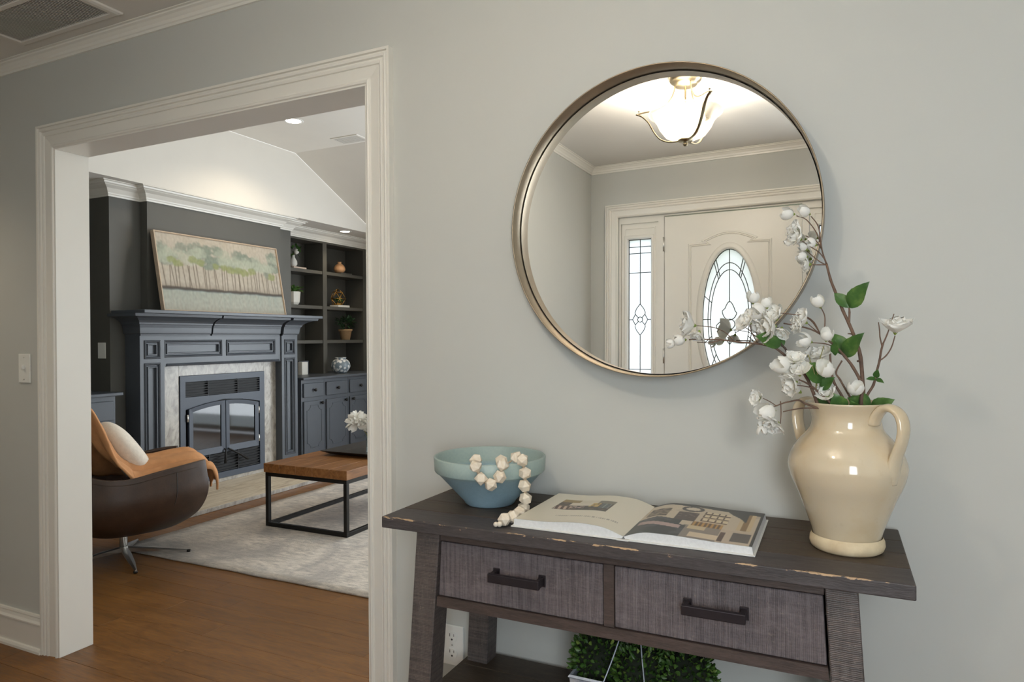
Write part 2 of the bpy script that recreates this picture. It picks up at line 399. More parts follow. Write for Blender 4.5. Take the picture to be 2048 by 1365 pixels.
# floor: a base with planks laid on it
fl = struct('floor', MB().box(LX0, LX1, FRONT-.13, LY1, -.06, -.004), 'floor_wood')
PW = .127; plank_me = {}
def plank_mesh(L):
    if L not in plank_me: plank_me[L] = mesh_of(MB().box(0, L-.0010, 0, PW-.0010, -.004, 0, .0006), 'floor_plank', 'floor_wood')
    return plank_me[L]
for r in range(-7, 31):
    x = -4.75-random.choice((0, .25, .5, .75)); y = r*PW
    while x < -.95:
        L = random.choice((.75, .95, 1.15, 1.4)); xe = x+L
        inst('floor_plank', plank_mesh(L), fl, Matrix.Translation((x, y, 0))); x = xe
# living room shell
w = MB().box(LX0-.1, -5.42, LY0, LY1, 0, 2.52)
struct('wall_fireplace_back', w, 'shelf_paint')
struct('wall_chimney_step', MB().box(-5.42, -4.92, 1.646, 3.53, 0, 2.45), 'charcoal_wall')
struct('wall_chimney', MB().box(-4.92, -4.84, 1.90, 3.31, 0, 2.45), 'charcoal_wall')
poly = [(.53, 2.45), (1.82, 3.07), (3.39, 3.07), (4.68, 2.45)]
struct('wall_gable', MB().prism(poly+[(4.68, 3.2), (.53, 3.2)][:0], lambda a, b: (-4.80, a, b), lambda a, b: (-4.72, a, b)), 'living_white')
struct('wall_gable_far', MB().prism(poly, lambda a, b: (LX1, a, b), lambda a, b: (LX1+.08, a, b)), 'living_white')
c = MB().box(LX0, LX1, LY0, .53, 2.45, 2.5).box(LX0, LX1, 4.68, LY1, 2.45, 2.5).box(LX0, -4.801, .5301, 4.6799, 2.45, 2.5)
struct('ceiling_soffit', c, 'living_white')
c = MB().box(-4.719, LX1, 1.82, 3.39, 3.0702, 3.12)
c.prism([(.53, 2.45), (1.82, 3.07), (1.82, 3.12), (.53, 2.5)], lambda a, b: (-4.719, a, b), lambda a, b: (LX1, a, b))
c.prism([(4.68, 2.45), (3.39, 3.07), (3.39, 3.12), (4.68, 2.5)], lambda a, b: (-4.719, a, b), lambda a, b: (LX1, a, b))
struct('ceiling_vault', c, 'living_white')
w = MB().box(LX0, -3.1, LY1, LY1+.1, 0, 2.5).box(-.1, LX1, LY1, LY1+.1, 0, 2.5).box(-3.1, -.1, LY1, LY1+.1, 2.3, 2.5)
struct('wall_living_far', w, 'wall_paint')
w = MB().box(LX1, LX1+.1, LY0, 1.3, 0, 2.5).box(LX1, LX1+.1, 3.9, LY1, 0, 2.5).box(LX1, LX1+.1, 1.3, 3.9, 0, .65).box(LX1, LX1+.1, 1.3, 3.9, 2.25, 2.5)
struct('wall_living_right', w, 'wall_paint')
def window(name, mapf, a0, a1, b0, b1, cols, rows):
    o = struct(name, MB().sweep([(a0, b0), (a1, b0), (a1, b1), (a0, b1)], [(0, 0), (0, .05), (.05, .05), (.05, 0)], mapf, closed=True, close_prof=True), 'trim_paint')
    for i in range(cols):
        for j in range(rows):
            x0 = a0+.05+(a1-a0-.1)*i/cols; x1 = a0+.05+(a1-a0-.1)*(i+1)/cols; y0 = b0+.05+(b1-b0-.1)*j/rows; y1 = b0+.05+(b1-b0-.1)*(j+1)/rows
            obj('pane', MB().prism([(x0, y0), (x1, y0), (x1, y1), (x0, y1)], lambda a, b: mapf(a, b, .02), lambda a, b: mapf(a, b, .025)), 'clear_glass', o)
            obj('muntin', MB().sweep([(x0, y0), (x1, y0), (x1, y1), (x0, y1)], [(0, .01), (0, .035), (.014, .035), (.014, .01)], mapf, closed=True, close_prof=True), 'trim_paint', o)
window('window_1', lambda a, b, h: (a, LY1+.03+h*.8, b), -3.1, -.1, .02, 2.3, 3, 1)
window('window_2', lambda a, b, h: (LX1+.03+h*.8, a, b), 1.3, 3.9, .65, 2.25, 3, 2)
window('window_3', lambda a, b, h: (a, FRONT-.03-h*.8, b), .20, .80, .7, 2.05, 2, 3)  # invented window beside the door, put in for the added hall fill lamp

# ------------------------------------------------------------------ trim
CAS = [(0, 0), (0, .006), (.003, .011), (.008, .013), (.012, .011), (.014, .0065), (.018, .0065), (.048, .0105), (.050, .0075), (.052, .0125), (.058, .0155), (.063, .0145), (.065, .0105), (.067, .0105), (.070, .0175), (.075, .0190), (.079, .0175), (.081, .0135), (.0835, .0135), (.085, .0215), (.093, .0215), (.093, 0)]
def casing(i, path, f): struct('trim_%d' % i, MB().sweep(path, CAS, f), 'trim_paint')
fW = lambda a, b, h: (a, -h, b)
x0, x1, zt = OX0-.007, OX1+.006, OH+.005
casing(1, [(x0, 0), (x0, zt), (x1, zt), (x1, 0)], fW)
fL = lambda a, b, h: (a, .125+h, b)
casing(2, [(x0, 0), (x0, zt), (x1, zt), (x1, 0)], fL)
j = MB().box(OX0-.012, OX0, -.006, .131, 0, OH, .001).box(OX1, OX1+.012, -.006, .131, 0, OH, .001).box(OX0-.012, OX1+.012, -.006, .131, OH, OH+.012, .001)
struct('trim_3', j, 'trim_paint')
BASE = [(0, 0), (.026, 0), (.026, .010), (.022, .018), (.015, .020), (.015, .108), (.019, .112), (.019, .118), (.013, .126), (.010, .138), (.012, .142), (.010, .149), (0, .149)]
def base(side, path): struct('baseboard_'+side, MB().sweep(path, BASE, lambda a, b, h: (a, b, h)), 'trim_paint')
base('hall_left', [(OX0-.10, 0), (FX0, 0), (FX0, -1.45), (LWALL, -1.45), (LWALL, FRONT), (-1.455, FRONT)])
base('hall_right', [(.09, FRONT), (FX1, FRONT), (FX1, 0), (OX1+.10, 0)])
CR = [(0, -.042), (.007, -.042), (.009, -.034), (.013, -.031), (.016, -.022), (.026, -.012), (.034, -.008), (.036, -.004), (.045, -.003), (.045, 0), (0, 0)]
struct('trim_4', MB().sweep([(FX1, 0), (FX0, 0), (FX0, -1.45), (LWALL, -1.45), (LWALL, FRONT), (FX1, FRONT)], CR, lambda a, b, h: (a, b, CEIL-.0005+h), closed=True), 'trim_paint')
CL = [(0, -.10), (.010, -.10), (.012, -.088), (.018, -.084), (.022, -.074), (.045, -.045), (.078, -.030), (.086, -.022), (.100, -.020), (.104, -.008), (.120, -.006), (.120, 0), (0, 0)]
struct('trim_5', MB().sweep([(-5.14, 5.06), (-5.14, 3.53), (-4.92, 3.53), (-4.92, 3.31), (-4.84, 3.31), (-4.84, 1.90), (-4.92, 1.90), (-4.92, 1.646), (-5.42, 1.646)][::-1], [(-d, h) for d, h in CL], lambda a, b, h: (a, b, 2.4492+h)), 'trim_paint')

# ------------------------------------------------------------------ front door (seen in the mirror)
FY = FRONT
struct('trim_6', MB().sweep([(DL, 0), (DL, 2.084), (DR, 2.084), (DR, 0)], [(d*.87, h) for d, h in CAS], lambda a, b, h: (a, FY+h, b)), 'trim_paint')
DX0, DX1, DZ = -1.078, -.289, 2.072
t = MB().box(DL, DX0, FY-.10, FY-.02, 2.045, 2.084).box(DX0-.035, DX0, FY-.10, FY-.02, 0, 2.045).box(DX1, DX1+.035, FY-.10, FY-.02, 0, 2.084).box(DX0, DX1, FY-.10, FY-.02, DZ+.003, 2.084)
t.box(DL, DL+.01, FY-.1, FY-.02, 0, 2.045).box(DR-.01, DR, FY-.1, FY-.02, 0, 2.045).box(DX1+.035, DR, FY-.10, FY-.02, 2.045, 2.084).box(DL, DR, FY-.12, FY+.01, 0, .02)
struct('trim_7', t, 'trim_paint')
OC = (-.69, 1.43); OA, OB = .158, .42
def ell(th, k=1.0, dk=0.0): return (OC[0]+(OA*k+dk)*math.cos(th), OC[1]+(OB*k+dk)*math.sin(th))
def slab(mb, x0, x1, z0, z1, hole, y0, y1, n=72):
    """a flat slab with a hole; hole(i, n) and matching outline points"""
    ths = [2*math.pi*i/n for i in range(n)]; cx, cz = (x0+x1)/2, (z0+z1)/2
    corner = [(x0, z0), (x0, z1), (x1, z0), (x1, z1)]; out = []
    for th in ths:
        hx, hz = hole(th); dx, dz = math.cos(th), math.sin(th)
        dx, dz = hx-cx if abs(hx-cx) > 1e-6 else 1e-6, hz-OC[1] if abs(hz-OC[1]) > 1e-6 else 1e-6
        k = min(((x1 if dx > 0 else x0)-hx)/dx, ((z1 if dz > 0 else z0)-hz)/dz); out.append([hx+dx*k, hz+dz*k])
    for cxy in corner:   # snap the nearest outline point onto each corner
        i = min(range(n), key=lambda i: (out[i][0]-cxy[0])**2+(out[i][1]-cxy[1])**2); out[i] = list(cxy)
    inn = [hole(th) for th in ths]; vs = []
    for y in (y0, y1): vs += [(p[0], y, p[1]) for p in out]+[(p[0], y, p[1]) for p in inn]
    fs = []
    for i in range(n):
        k = (i+1) % n
        fs += [(i, k, n+k, n+i), (2*n+i, 3*n+i, 3*n+k, 2*n+k), (n+i, n+k, 3*n+k, 3*n+i), (i, 2*n+i, 2*n+k, k)]
    mb.add(vs, fs); return mb
door = obj('door_1', slab(MB(), DX0+.003, DX1-.003, .024, DZ-.003, lambda th: ell(th), FY-.07, FY-.028), 'trim_paint', kind='structure')
n = 72; ringp = [(OC[0], OC[1])]
mb = MB()
prof = [(-.004, 0), (0, .012), (.010, .016), (.018, .012), (.024, .014), (.034, .004), (.036, 0)]
vs = []; 
for i in range(n):
    th = 2*math.pi*i/n
    for d, h in prof: x, z = ell(th, 1, d); vs.append((x, FY-.028+h, z))
m = len(prof); mb.add(vs, [(i*m+k, i*m+k+1, ((i+1) % n)*m+k+1, ((i+1) % n)*m+k) for i in range(n) for k in range(m-1)], True)
obj('oval_moulding', mb, 'trim_paint', door)
# arched raised panel line round the oval
px0, px1, pz = -.930, -.450, 1.893
arch = [(px0, .35), (px0, pz), (px0+.085, pz+.003)] + [(OC[0]-.165+.33*k/10, pz+.012+.052*math.sin(math.pi*k/10)) for k in range(11)] + [(px1-.085, pz+.003), (px1, pz), (px1, .35)]
MOLD = [(0, 0), (.004, .005), (.010, .006), (.013, .002), (.018, .005), (.022, 0)]
obj('panel_moulding', MB().sweep(arch[::-1], MOLD, lambda a, b, h: (a, FY-.028+h, b), closed=True), 'trim_paint', door)
RAYS = sorted((0, 20, 55, 60, 120, 125, 160, 180, 200, 225, 250, 290, 315, 340, 90, 270))
def glass_sector(a0, a1, k0, k1):
    m_ = 6; p = [ell(math.radians(a0+(a1-a0)*q/m_), k0) for q in range(m_+1)]+[ell(math.radians(a0+(a1-a0)*q/m_), k1) for q in range(m_, -1, -1)]
    obj('glass_piece', MB().prism(p, lambda a, b: (a, FY-.053, b), lambda a, b: (a, FY-.049, b)), 'bevel_glass', door)
for q in range(len(RAYS)):
    a0 = RAYS[q]; a1 = RAYS[(q+1) % len(RAYS)]+(360 if q == len(RAYS)-1 else 0)
    for k0, k1 in ((.702, .798), (.802, .999)): glass_sector(a0+.15, a1-.15, k0, k1)
obj('glass_piece', MB().prism([ell(2*math.pi*q/48, .698) for q in range(48)], lambda a, b: (a, FY-.053, b), lambda a, b: (a, FY-.049, b)), 'bevel_glass', door)
k = MB()
def came(pts, r=.0026): k.tube([(p[0], FY-.045, p[1]) for p in pts], r, 6)
for q in (.99, .80, .70): came([ell(2*math.pi*i/48, q) for i in range(49)])
for th in RAYS: 
    a = math.radians(th); came([ell(a, .99), ell(a, .70)])
came([ell(R90, .99), (OC[0], OC[1]+.10)]); came([(OC[0], OC[1]-.12), ell(-R90, .99)])
td = [(OC[0]+.042*math.sin(2*math.pi*i/24)*(1-.55*abs(math.cos(math.pi*i/24))**2 if math.cos(2*math.pi*i/24) > 0 else 1)*1.0, OC[1]+.05+.055*math.cos(2*math.pi*i/24)) for i in range(25)]
came(td)
for sgn in (-1, 1): came([(OC[0]+sgn*(.035+.042*math.sin(math.pi*i/12)), OC[1]-.005-.075*(i/12)) for i in range(13)])
came([(OC[0]+.03*math.cos(2*math.pi*i/20), OC[1]-.03+.03*math.sin(2*math.pi*i/20)) for i in range(21)])
for sgn in (-1, 1): came([(OC[0], OC[1]-.15), (OC[0]+sgn*.035, OC[1]-.10), (OC[0]+sgn*.03, OC[1]-.06)])
obj('lead_came', k, 'lead', door)
for z in (1.90, 1.21, .35):
    h = MB().tube([(DX0-.002, FY-.024, z-.045), (DX0-.002, FY-.024, z+.045)], .006, 10); obj('hinge', h, 'chrome', door)
h = MB().lathe([(0, -.03), (.02, -.03), (.028, -.012), (.026, .008), (.012, .014), (.010, .04), (.03, .042), (.03, .046), (0, .046)], n=20)
h.tf(look((DX1-.07, FY+.02, 1.0), (0, -1, 0))); obj('door_knob', h, 'nickel', door)
def sidelight(i, x0, x1):
    gx0, gx1, gz0, gz1 = x0, x1, .50, 1.946; a0, a1 = (DL+.012, DX0-.037) if i == 1 else (DX1+.037, DR-.012)
    f = MB().sweep([(gx0, gz0), (gx1, gz0), (gx1, gz1), (gx0, gz1)], [(0, 0), (-.006, .012), (-.018, .012), (-.022, .004), (-.03, 0)], lambda a, b, h: (a, FY-.035+h, b), closed=True)
    f.box(a0, gx0, FY-.07, FY-.035, .02, 2.045).box(gx1, a1, FY-.07, FY-.035, .02, 2.045).box(gx0, gx1, FY-.07, FY-.035, gz1, 2.045).box(gx0, gx1, FY-.07, FY-.035, .02, gz0)
    f.sweep([(a0+.018, .1), (a1-.018, .1), (a1-.018, 2.02), (a0+.018, 2.02)], [(0, 0), (.002, .004), (.008, .004), (.010, 0)], lambda a, b, h: (a, FY-.035+h, b), closed=True)
    o = struct('window_%d' % (i+3), f, 'trim_paint')
    zs = (gz1, 1.898, 1.857, 1.734, 1.125, .62, gz0); cx = (gx0+gx1)/2
    for q in range(6):
        for xa, xb in ((gx0, cx), (cx, gx1)): obj('pane', MB().box(xa+.0003, xb-.0003, FY-.055, FY-.051, zs[q+1]+.0003, zs[q]-.0003), 'obscure_glass', o)
    k = MB(); cx = (gx0+gx1)/2
    def cm(pts, r=.0025): k.tube([(p[0], FY-.047, p[1]) for p in pts], r, 6)
    cm([(cx, gz1), (cx, 1.537)]); cm([(cx, 1.337), (cx, gz0)]); cm([(gx0+.002, gz1), (gx0+.002, gz0)]); cm([(gx1-.002, gz1), (gx1-.002, gz0)])
    for z in (gz1-.002, 1.898, 1.857, 1.734, 1.125, .62): cm([(gx0, z), (gx1, z)])
    cz = 1.438; cm([(gx0, cz), (cx-.049, cz)]); cm([(cx+.049, cz), (gx1, cz)])
    cm([(cx+.016*math.cos(2*math.pi*q/16), cz+.016*math.sin(2*math.pi*q/16)) for q in range(17)])
    for s1 in (-1, 1):
        for s2 in (-1, 1):
            cm([(cx, cz+s2*.099), (cx+s1*.024, cz+s2*.068), (cx+s1*.033, cz+s2*.045), (cx+s1*.031, cz+s2*.033)])
            cm([(cx+s1*.031, cz+s2*.033), (cx+s1*.049, cz)]); cm([(cx+s1*.011, cz+s2*.011), (cx+s1*.031, cz+s2*.033)])
    obj('lead_came', k, 'lead', o)
sidelight(1, -1.311, -1.163); sidelight(2, -.204, -.056)
# outside: porch, lawn, shrubs and trees beyond the door
struct('ground_porch', MB().box(-4, 3, FY-2.6, FY-.13, -.14, -.03), 'concrete')
struct('ground_lawn', MB().box(-16, 16, FY-30, FY-2.6, -.4, -.2), 'lawn')
def blob(name, c, r, label, seed):
    bm = bmesh.new(); bmesh.ops.create_icosphere(bm, subdivisions=4, radius=1)
    for v in bm.verts:
        q = v.co.normalized(); d = 1+.35*noise.noise(q*3+Vector((seed, 0, 0)))+.22*noise.noise(q*9+Vector((0, seed, 0))); v.co = Vector((c[0]+q.x*r[0]*d, c[1]+q.y*r[1]*d, max(-.2, c[2]+q.z*r[2]*d)))
    t = thing(name, label, 'shrub', (c[0], c[1], -.2)); obj('foliage', MB().bm(bm, True), 'shrub', t)
    obj('trunk', MB().tube([(c[0], c[1], -.22), (c[0], c[1], c[2])], .05, 8), 'twig', t)
blob('garden_shrub', (-1.9, FY-4.0, .55), (1.0, .7, .9), 'rounded green shrub outside, left beyond the front door glass', 3)
blob('garden_shrub', (1.3, FY-4.6, .35), (.9, .8, .7), 'low green shrub outside, right beyond the front door glass', 8)
blob('garden_tree', (-3.0, FY-9, 3.2), (2.0, 1.8, 1.6), 'green tree across the lawn beyond the front door', 5)

# ------------------------------------------------------------------ hall lamp (in the mirror)
LX, LY = -.645, -1.315
lamp = thing('ceiling_lamp', 'semi flush ceiling lamp with white glass bowl and curved nickel arms', 'lamp', (LX, LY, CEIL))
obj('canopy', MB().lathe([(0, 0), (.072, 0), (.072, -.010), (.062, -.024), (.050, -.030), (.048, -.038), (0, -.040)], (LX, LY, CEIL), 40), 'nickel', lamp)
bowl = MB().lathe([(.020, 2.148), (.050, 2.150), (.085, 2.165), (.108, 2.195), (.122, 2.225), (.140, 2.248), (.156, 2.258), (.157, 2.263), (.150, 2.263), (.134, 2.253), (.116, 2.230), (.102, 2.200), (.080, 2.172), (.05, 2.157), (.020, 2.155)], (LX, LY, 0), 56)
obj('glass_bowl', bowl, 'alabaster', lamp, 'frosted white glass bowl, lit')
obj('finial', MB().lathe([(.0, 2.118), (.008, 2.120), (.011, 2.127), (.006, 2.133), (.010, 2.138), (.030, 2.140), (.032, 2.146), (.026, 2.152), (0, 2.153)], (LX, LY, 0), 24), 'nickel', lamp)
obj('center_rod', MB().tube([(LX, LY, 2.15), (LX, LY, CEIL-.03)], .004, 8), 'nickel', lamp)
for ang in (48, 172, 290):
    a = math.radians(ang); d = Vector((math.cos(a), math.sin(a), 0)); c0 = Vector((LX, LY, 0))
    pts = [(.045, 2.385), (.048, 2.365), (.060, 2.335), (.085, 2.305), (.13, 2.288), (.175, 2.285), (.205, 2.280)]
    obj('upper_arm', MB().tube(smooth_path([c0+d*r+Vector((0, 0, z)) for r, z in pts]), .0045, 8, flat=.7), 'nickel', lamp)
    pts = [(.212, 2.279), (.188, 2.268), (.160, 2.240), (.135, 2.195), (.108, 2.160), (.070, 2.143), (.028, 2.143)]
    arm = obj('lower_arm', MB().tube(smooth_path([c0+d*r+Vector((0, 0, z)) for r, z in pts]), .0075, 8, flat=.45), 'nickel', lamp)
    obj('tip_ball', MB().lathe([(0, -.005), (.005, 0), (0, .005)], c0+d*.200+Vector((0, 0, 2.292)), 10), 'nickel', arm)
for q in (-1, 1):
    bp_ = Vector((LX+.07*q, LY+.03*q, 2.225)); obj('bulb', MB().lathe([(0, -.03), (.018, -.022), (.022, -.005), (.016, .018), (.010, .03), (0, .032)], bp_, 16), 'bulb_glow', lamp)
light('hall_lamp_light', 'POINT', (LX, LY, 2.215), 30, WARM, .045)

def downlight(name, label, loc, energy, r=.055, spot=120, color=(1, .84, .62)):
    t = thing(name, label, 'lamp', loc); x, y, z = loc
    obj('trim_ring', MB().lathe([(r, .0), (r+.004, -.004), (r+.018, -.004), (r+.022, .0)], loc, 32), 'white_plastic', t)
    obj('lens', MB().lathe([(0, -.002), (r+.001, -.002), (r+.001, -.0005), (0, -.0005)], loc, 32), 'downlight_glow', t)
    light(name+'_light', 'SPOT', (x, y, z-.012), energy, color, r, spot=spot, blend=.6)
downlight('ceiling_downlight', 'round recessed downlight, lit, in the high vaulted ceiling', (-4.035, 2.639, 3.07), 22, .06, 140)
downlight('ceiling_downlight', 'round recessed downlight, lit, in the low soffit before the bookcase', (-4.872, 4.31, 2.45), 8, .05, 120)
downlight('ceiling_downlight', 'round recessed downlight in the hall ceiling left of the opening', (-3.75, -.72, CEIL), 17, .055, 130)

# ------------------------------------------------------------------ hall fittings
v = thing('ceiling_vent', 'large white louvred return air vent in the hall ceiling', 'vent', (-2.55, -.30, CEIL))
vx0, vx1, vy0, vy1 = -2.845, -2.262, -.52, -.085
obj('vent_frame', MB().sweep([(vx0, vy0), (vx1, vy0), (vx1, vy1), (vx0, vy1)], [(0, 0), (.002, -.006), (.012, -.010), (.030, -.010), (.034, -.006), (.034, 0)], lambda a, b, h: (a, b, CEIL+h), closed=True), 'ceiling_paint', v)
obj('vent_backing', MB().box(vx0+.03, vx1-.03, vy0+.03, vy1-.03, CEIL-.0015, CEIL-.0005), 'concrete', v)
sl = MB(); nsl = 46
for i in range(nsl):
    x = vx0+.036+(vx1-vx0-.072)*(i+.5)/nsl; sl.add([(x-.005, vy0+.034, CEIL-.002), (x+.003, vy0+.034, CEIL-.009), (x+.003, vy1-.034, CEIL-.009), (x-.005, vy1-.034, CEIL-.002), (x-.004, vy0+.034, CEIL-.0015), (x+.004, vy0+.034, CEIL-.0085), (x+.004, vy1-.034, CEIL-.0085), (x-.004, vy1-.034, CEIL-.0015)], [(0, 1, 2, 3), (7, 6, 5, 4), (0, 4, 5, 1), (1, 5, 6, 2), (2, 6, 7, 3), (3, 7, 4, 0)])
so = obj('louver', sl, 'ceiling_paint', v); so['kind'] = 'stuff'
obj('divider_bar', MB().box(vx0+.03, vx1-.03, (vy0+vy1)/2-.01, (vy0+vy1)/2+.01, CEIL-.0105, CEIL-.001, .002), 'ceiling_paint', v)
t = thing('light_switch', 'white toggle switch plate on the grey wall left of the opening', 'switch', (-3.016, 0, 1.093))
obj('plate', MB().box(-3.055, -2.977, -.006, 0, 1.093, 1.213, .0025, 2), 'white_plastic', t)
obj('toggle', MB().box(-3.021, -3.011, -.016, -.005, 1.150, 1.168, .002), 'white_plastic', t)
for z in (1.108, 1.198): obj('screw', MB().lathe([(0, 0), (.003, 0), (.003, .0012), (0, .0016)], n=12).tf(look((-3.016, -.006, z), (0, -1, 0))), 'chrome', t)
t = thing('wall_outlet', 'white duplex electrical outlet on the wall behind the console table', 'outlet', (-.988, 0, .337))
obj('plate', MB().box(-1.028, -.950, -.006, 0, .337, .451, .0025, 2), 'white_plastic', t)
for z in (.372, .418):
    r = obj('receptacle', MB().prism([(.0165*math.cos(a), max(-.0135, min(.0135, .0165*math.sin(a)))) for a in [2*math.pi*i/28 for i in range(28)]], lambda a, b: (-.986+a, -.0055, z+b), lambda a, b: (-.986+a, -.0078, z+b)), 'white_plastic', t)
    s_ = MB().box(-.9935, -.9918, -.0082, -.0076, z+.001, z+.0095).box(-.9805, -.979, -.0082, -.0076, z+.002, z+.009)
    s_.prism([(.0028*math.cos(2*math.pi*i/12), .0028*math.sin(2*math.pi*i/12)) for i in range(12)], lambda a, b: (-.986+a, -.0076, z-.007+b), lambda a, b: (-.986+a, -.0082, z-.007+b))
    obj('slots', s_, 'slot_dark', r)
obj('screw', MB().lathe([(0, 0), (.0025, 0), (.0025, .001), (0, .0014)], n=12).tf(look((-.986, -.006, .395), (0, -1, 0))), 'chrome', t)

# ------------------------------------------------------------------ round mirror
mn = Vector((-.02414, -1, .01214)).normalized(); MC = Vector((-.3935, -.018, 1.5425))
mm = look(MC, mn, (1, 0, 0)); MR = .3735
t = thing('round_mirror', 'large round wall mirror with deep brushed bronze frame', 'mirror', (MC.x, 0, MC.z-MR))
n = 128
fr = MB().lathe([(MR-.0035, -.003), (MR-.0035, .0445), (MR-.0025, .046), (MR-.0005, .046), (MR, .0445), (MR, -.004), (MR-.0035, -.004)], n=n).tf(mm)
obj('frame', fr, 'bronze', t)
gl = MB().add([(math.cos(2*math.pi*i/n)*(MR-.0062), math.sin(2*math.pi*i/n)*(MR-.0062), 0) for i in range(n)]+[(math.cos(2*math.pi*i/n)*(MR-.0062), math.sin(2*math.pi*i/n)*(MR-.0062), -.003) for i in range(n)], [tuple(range(n)), tuple(range(2*n-1, n-1, -1))]+[(i, (i+1) % n, n+(i+1) % n, n+i) for i in range(n)]).tf(mm)
obj('mirror_glass', gl, 'mirror_silver', t)
obj('backing_board', MB().lathe([(0, -.0032), (MR-.0034, -.0032), (MR-.0034, -.0042), (0, -.0042)], n=64).tf(mm), 'insert_black', t)
obj('wall_hook', MB().box(MC.x-.02, MC.x+.02, -.006, 0, MC.z+.25, MC.z+.27), 'black_metal', t)

# ------------------------------------------------------------------ console table
TX0, TX1, TY0, TY1, TZ = -.951, .118, -.381, -.020, .854
tb = thing('console_table', 'dark distressed wooden console table with two drawers below the mirror', 'table', (-.416, -.2, 0))
ny = 4; dy = (TY1-TY0)/ny
for i in range(ny):
    y0 = TY0+dy*i; mb = MB().box(TX0, TX1, y0+.0003, y0+dy-.0003, TZ-.026, TZ, .0022, 2)
    p = obj('top_plank', mb, None, None, origin=(0, TY0, .40)); p.parent = tb; p.location = Vector((0, TY0, .40))-ORI[tb.name]; ORI[p.name] = Vector((0, TY0, .40))
    p.data.materials.append(MATS['table_edge_wood' if i == 0 else 'table_top_wood'])
def leg(x0a, x1a, ya0, ya1, x0b, x1b, yb0, yb1, zt=.828, zb=0.0):
    return MB().add([(x0b, yb0, zb), (x1b, yb0, zb), (x1b, yb1, zb), (x0b, yb1, zb), (x0a, ya0, zt), (x1a, ya0, zt), (x1a, ya1, zt), (x0a, ya1, zt)], [(3, 2, 1, 0), (4, 5, 6, 7), (0, 1, 5, 4), (1, 2, 6, 5), (2, 3, 7, 6), (3, 0, 4, 7)])
def bev(mb, w=.002):
    bm = bmesh.new(); vs = [bm.verts.new(v) for v in mb.v]; [bm.faces.new([vs[i] for i in f]) for f in mb.f]; bmesh.ops.bevel(bm, geom=bm.edges[:], offset=w, segments=1, affect='EDGES'); return MB().bm(bm)
obj('leg', bev(leg(-.876, -.8155, -.348, -.288, -.924, -.868, -.372, -.312)), 'table_leg_wood', tb)
obj('leg', bev(leg(-.020, .0335, -.348, -.288, .027, .081, -.372, -.312)), 'table_leg_wood', tb)
obj('leg', bev(leg(-.872, -.813, -.085, -.030, -.914, -.855, -.085, -.030)), 'table_leg_wood', tb)
obj('leg', bev(leg(-.022, .033, -.085, -.030, .022, .077, -.085, -.030)), 'table_leg_wood', tb)
obj('top_rail', MB().box(-.8152, -.0205, -.344, -.32, .8045, .828, .001), 'table_rail_wood', tb)
obj('bottom_rail', MB().prism([(-.8235, .655), (-.0125, .655), (-.0145, .6775), (-.822, .6775)], lambda a, b: (a, -.348, b), lambda a, b: (a, -.30, b)), 'table_rail_wood', tb)
obj('center_stile', MB().box(-.4285, -.4065, -.345, -.32, .6775, .8045, .001), 'table_rail_wood', tb)
obj('side_panel', MB().prism([(-.868, .655), (-.82, .655), (-.815, .828), (-.86, .828)], lambda a, b: (a, -.288, b), lambda a, b: (a, -.085, b)), 'table_rail_wood', tb)
obj('side_panel', MB().prism([(-.012, .655), (.04, .655), (.03, .828), (-.02, .828)], lambda a, b: (a, -.288, b), lambda a, b: (a, -.085, b)), 'table_rail_wood', tb)
obj('back_panel', MB().box(-.813, -.022, -.055, -.035, .655, .828), 'table_rail_wood', tb)
obj('dust_board', MB().box(-.82, -.015, -.30, -.055, .655, .662), 'table_rail_wood', tb)
def drawer(x0b, x1b, x0t, x1t, hx0, hx1):
    d = obj('drawer', bev(MB().add([(x0b, -.3435, .679), (x1b, -.3435, .679), (x1t, -.3435, .8025), (x0t, -.3435, .8025), (x0b, -.30, .679), (x1b, -.30, .679), (x1t, -.30, .8025), (x0t, -.30, .8025)], [(0, 1, 2, 3), (7, 6, 5, 4), (0, 4, 5, 1), (1, 5, 6, 2), (2, 6, 7, 3), (3, 7, 4, 0)]), .0015), 'table_drawer_wood', tb)
    h = MB().box(hx0, hx1, -.378, -.368, .740, .759, .0018, 2).box(hx0+.001, hx0+.011, -.369, -.343, .741, .758, .001).box(hx1-.011, hx1-.001, -.369, -.343, .741, .758, .001).box(hx0-.002, hx0+.014, -.346, -.3425, .737, .762, .001).box(hx1-.014, hx1+.002, -.346, -.3425, .737, .762, .001)
    obj('handle', h, 'dark_handle', d, 'dark metal bar handle')
drawer(-.8205, -.4300, -.8135, -.4300, -.678, -.558)
drawer(-.4050, -.0165, -.4050, -.0225, -.266, -.150)
for i in range(4):
    y0 = -.372+.0885*i; obj('shelf_plank', MB().box(-.905 if i > 0 else -.90, .072, y0+.0004, y0+.0881, .380, .405, .0018), 'table_top_wood', tb)

# ------------------------------------------------------------------ bowl and bead garland
BC = Vector((-.781, -.162, TZ))
prof = [(0, .0), (.058, .0), (.062, .003), (.066, .010), (.1295, .079), (.1350, .082), (.1375, .085), (.1395, .117), (.1375, .1195), (.1345, .1195), (.1325, .117), (.1310, .088), (.122, .082), (.060, .012), (0, .010)]
obj('ceramic_bowl', MB().lathe(prof, BC, 72), 'bowl_glaze', None, 'wide blue green speckled ceramic bowl at the left end of the console table', 'bowl', origin=BC)
bm = bmesh.new(); bmesh.ops.create_cube(bm, size=1.0)
cub = MB(); vs = []
a_ = .0155
for i, sgn in enumerate([(1, 1, 0), (1, -1, 0), (-1, 1, 0), (-1, -1, 0), (1, 0, 1), (1, 0, -1), (-1, 0, 1), (-1, 0, -1), (0, 1, 1), (0, 1, -1), (0, -1, 1), (0, -1, -1)]): vs.append(Vector(sgn)*a_*.74)
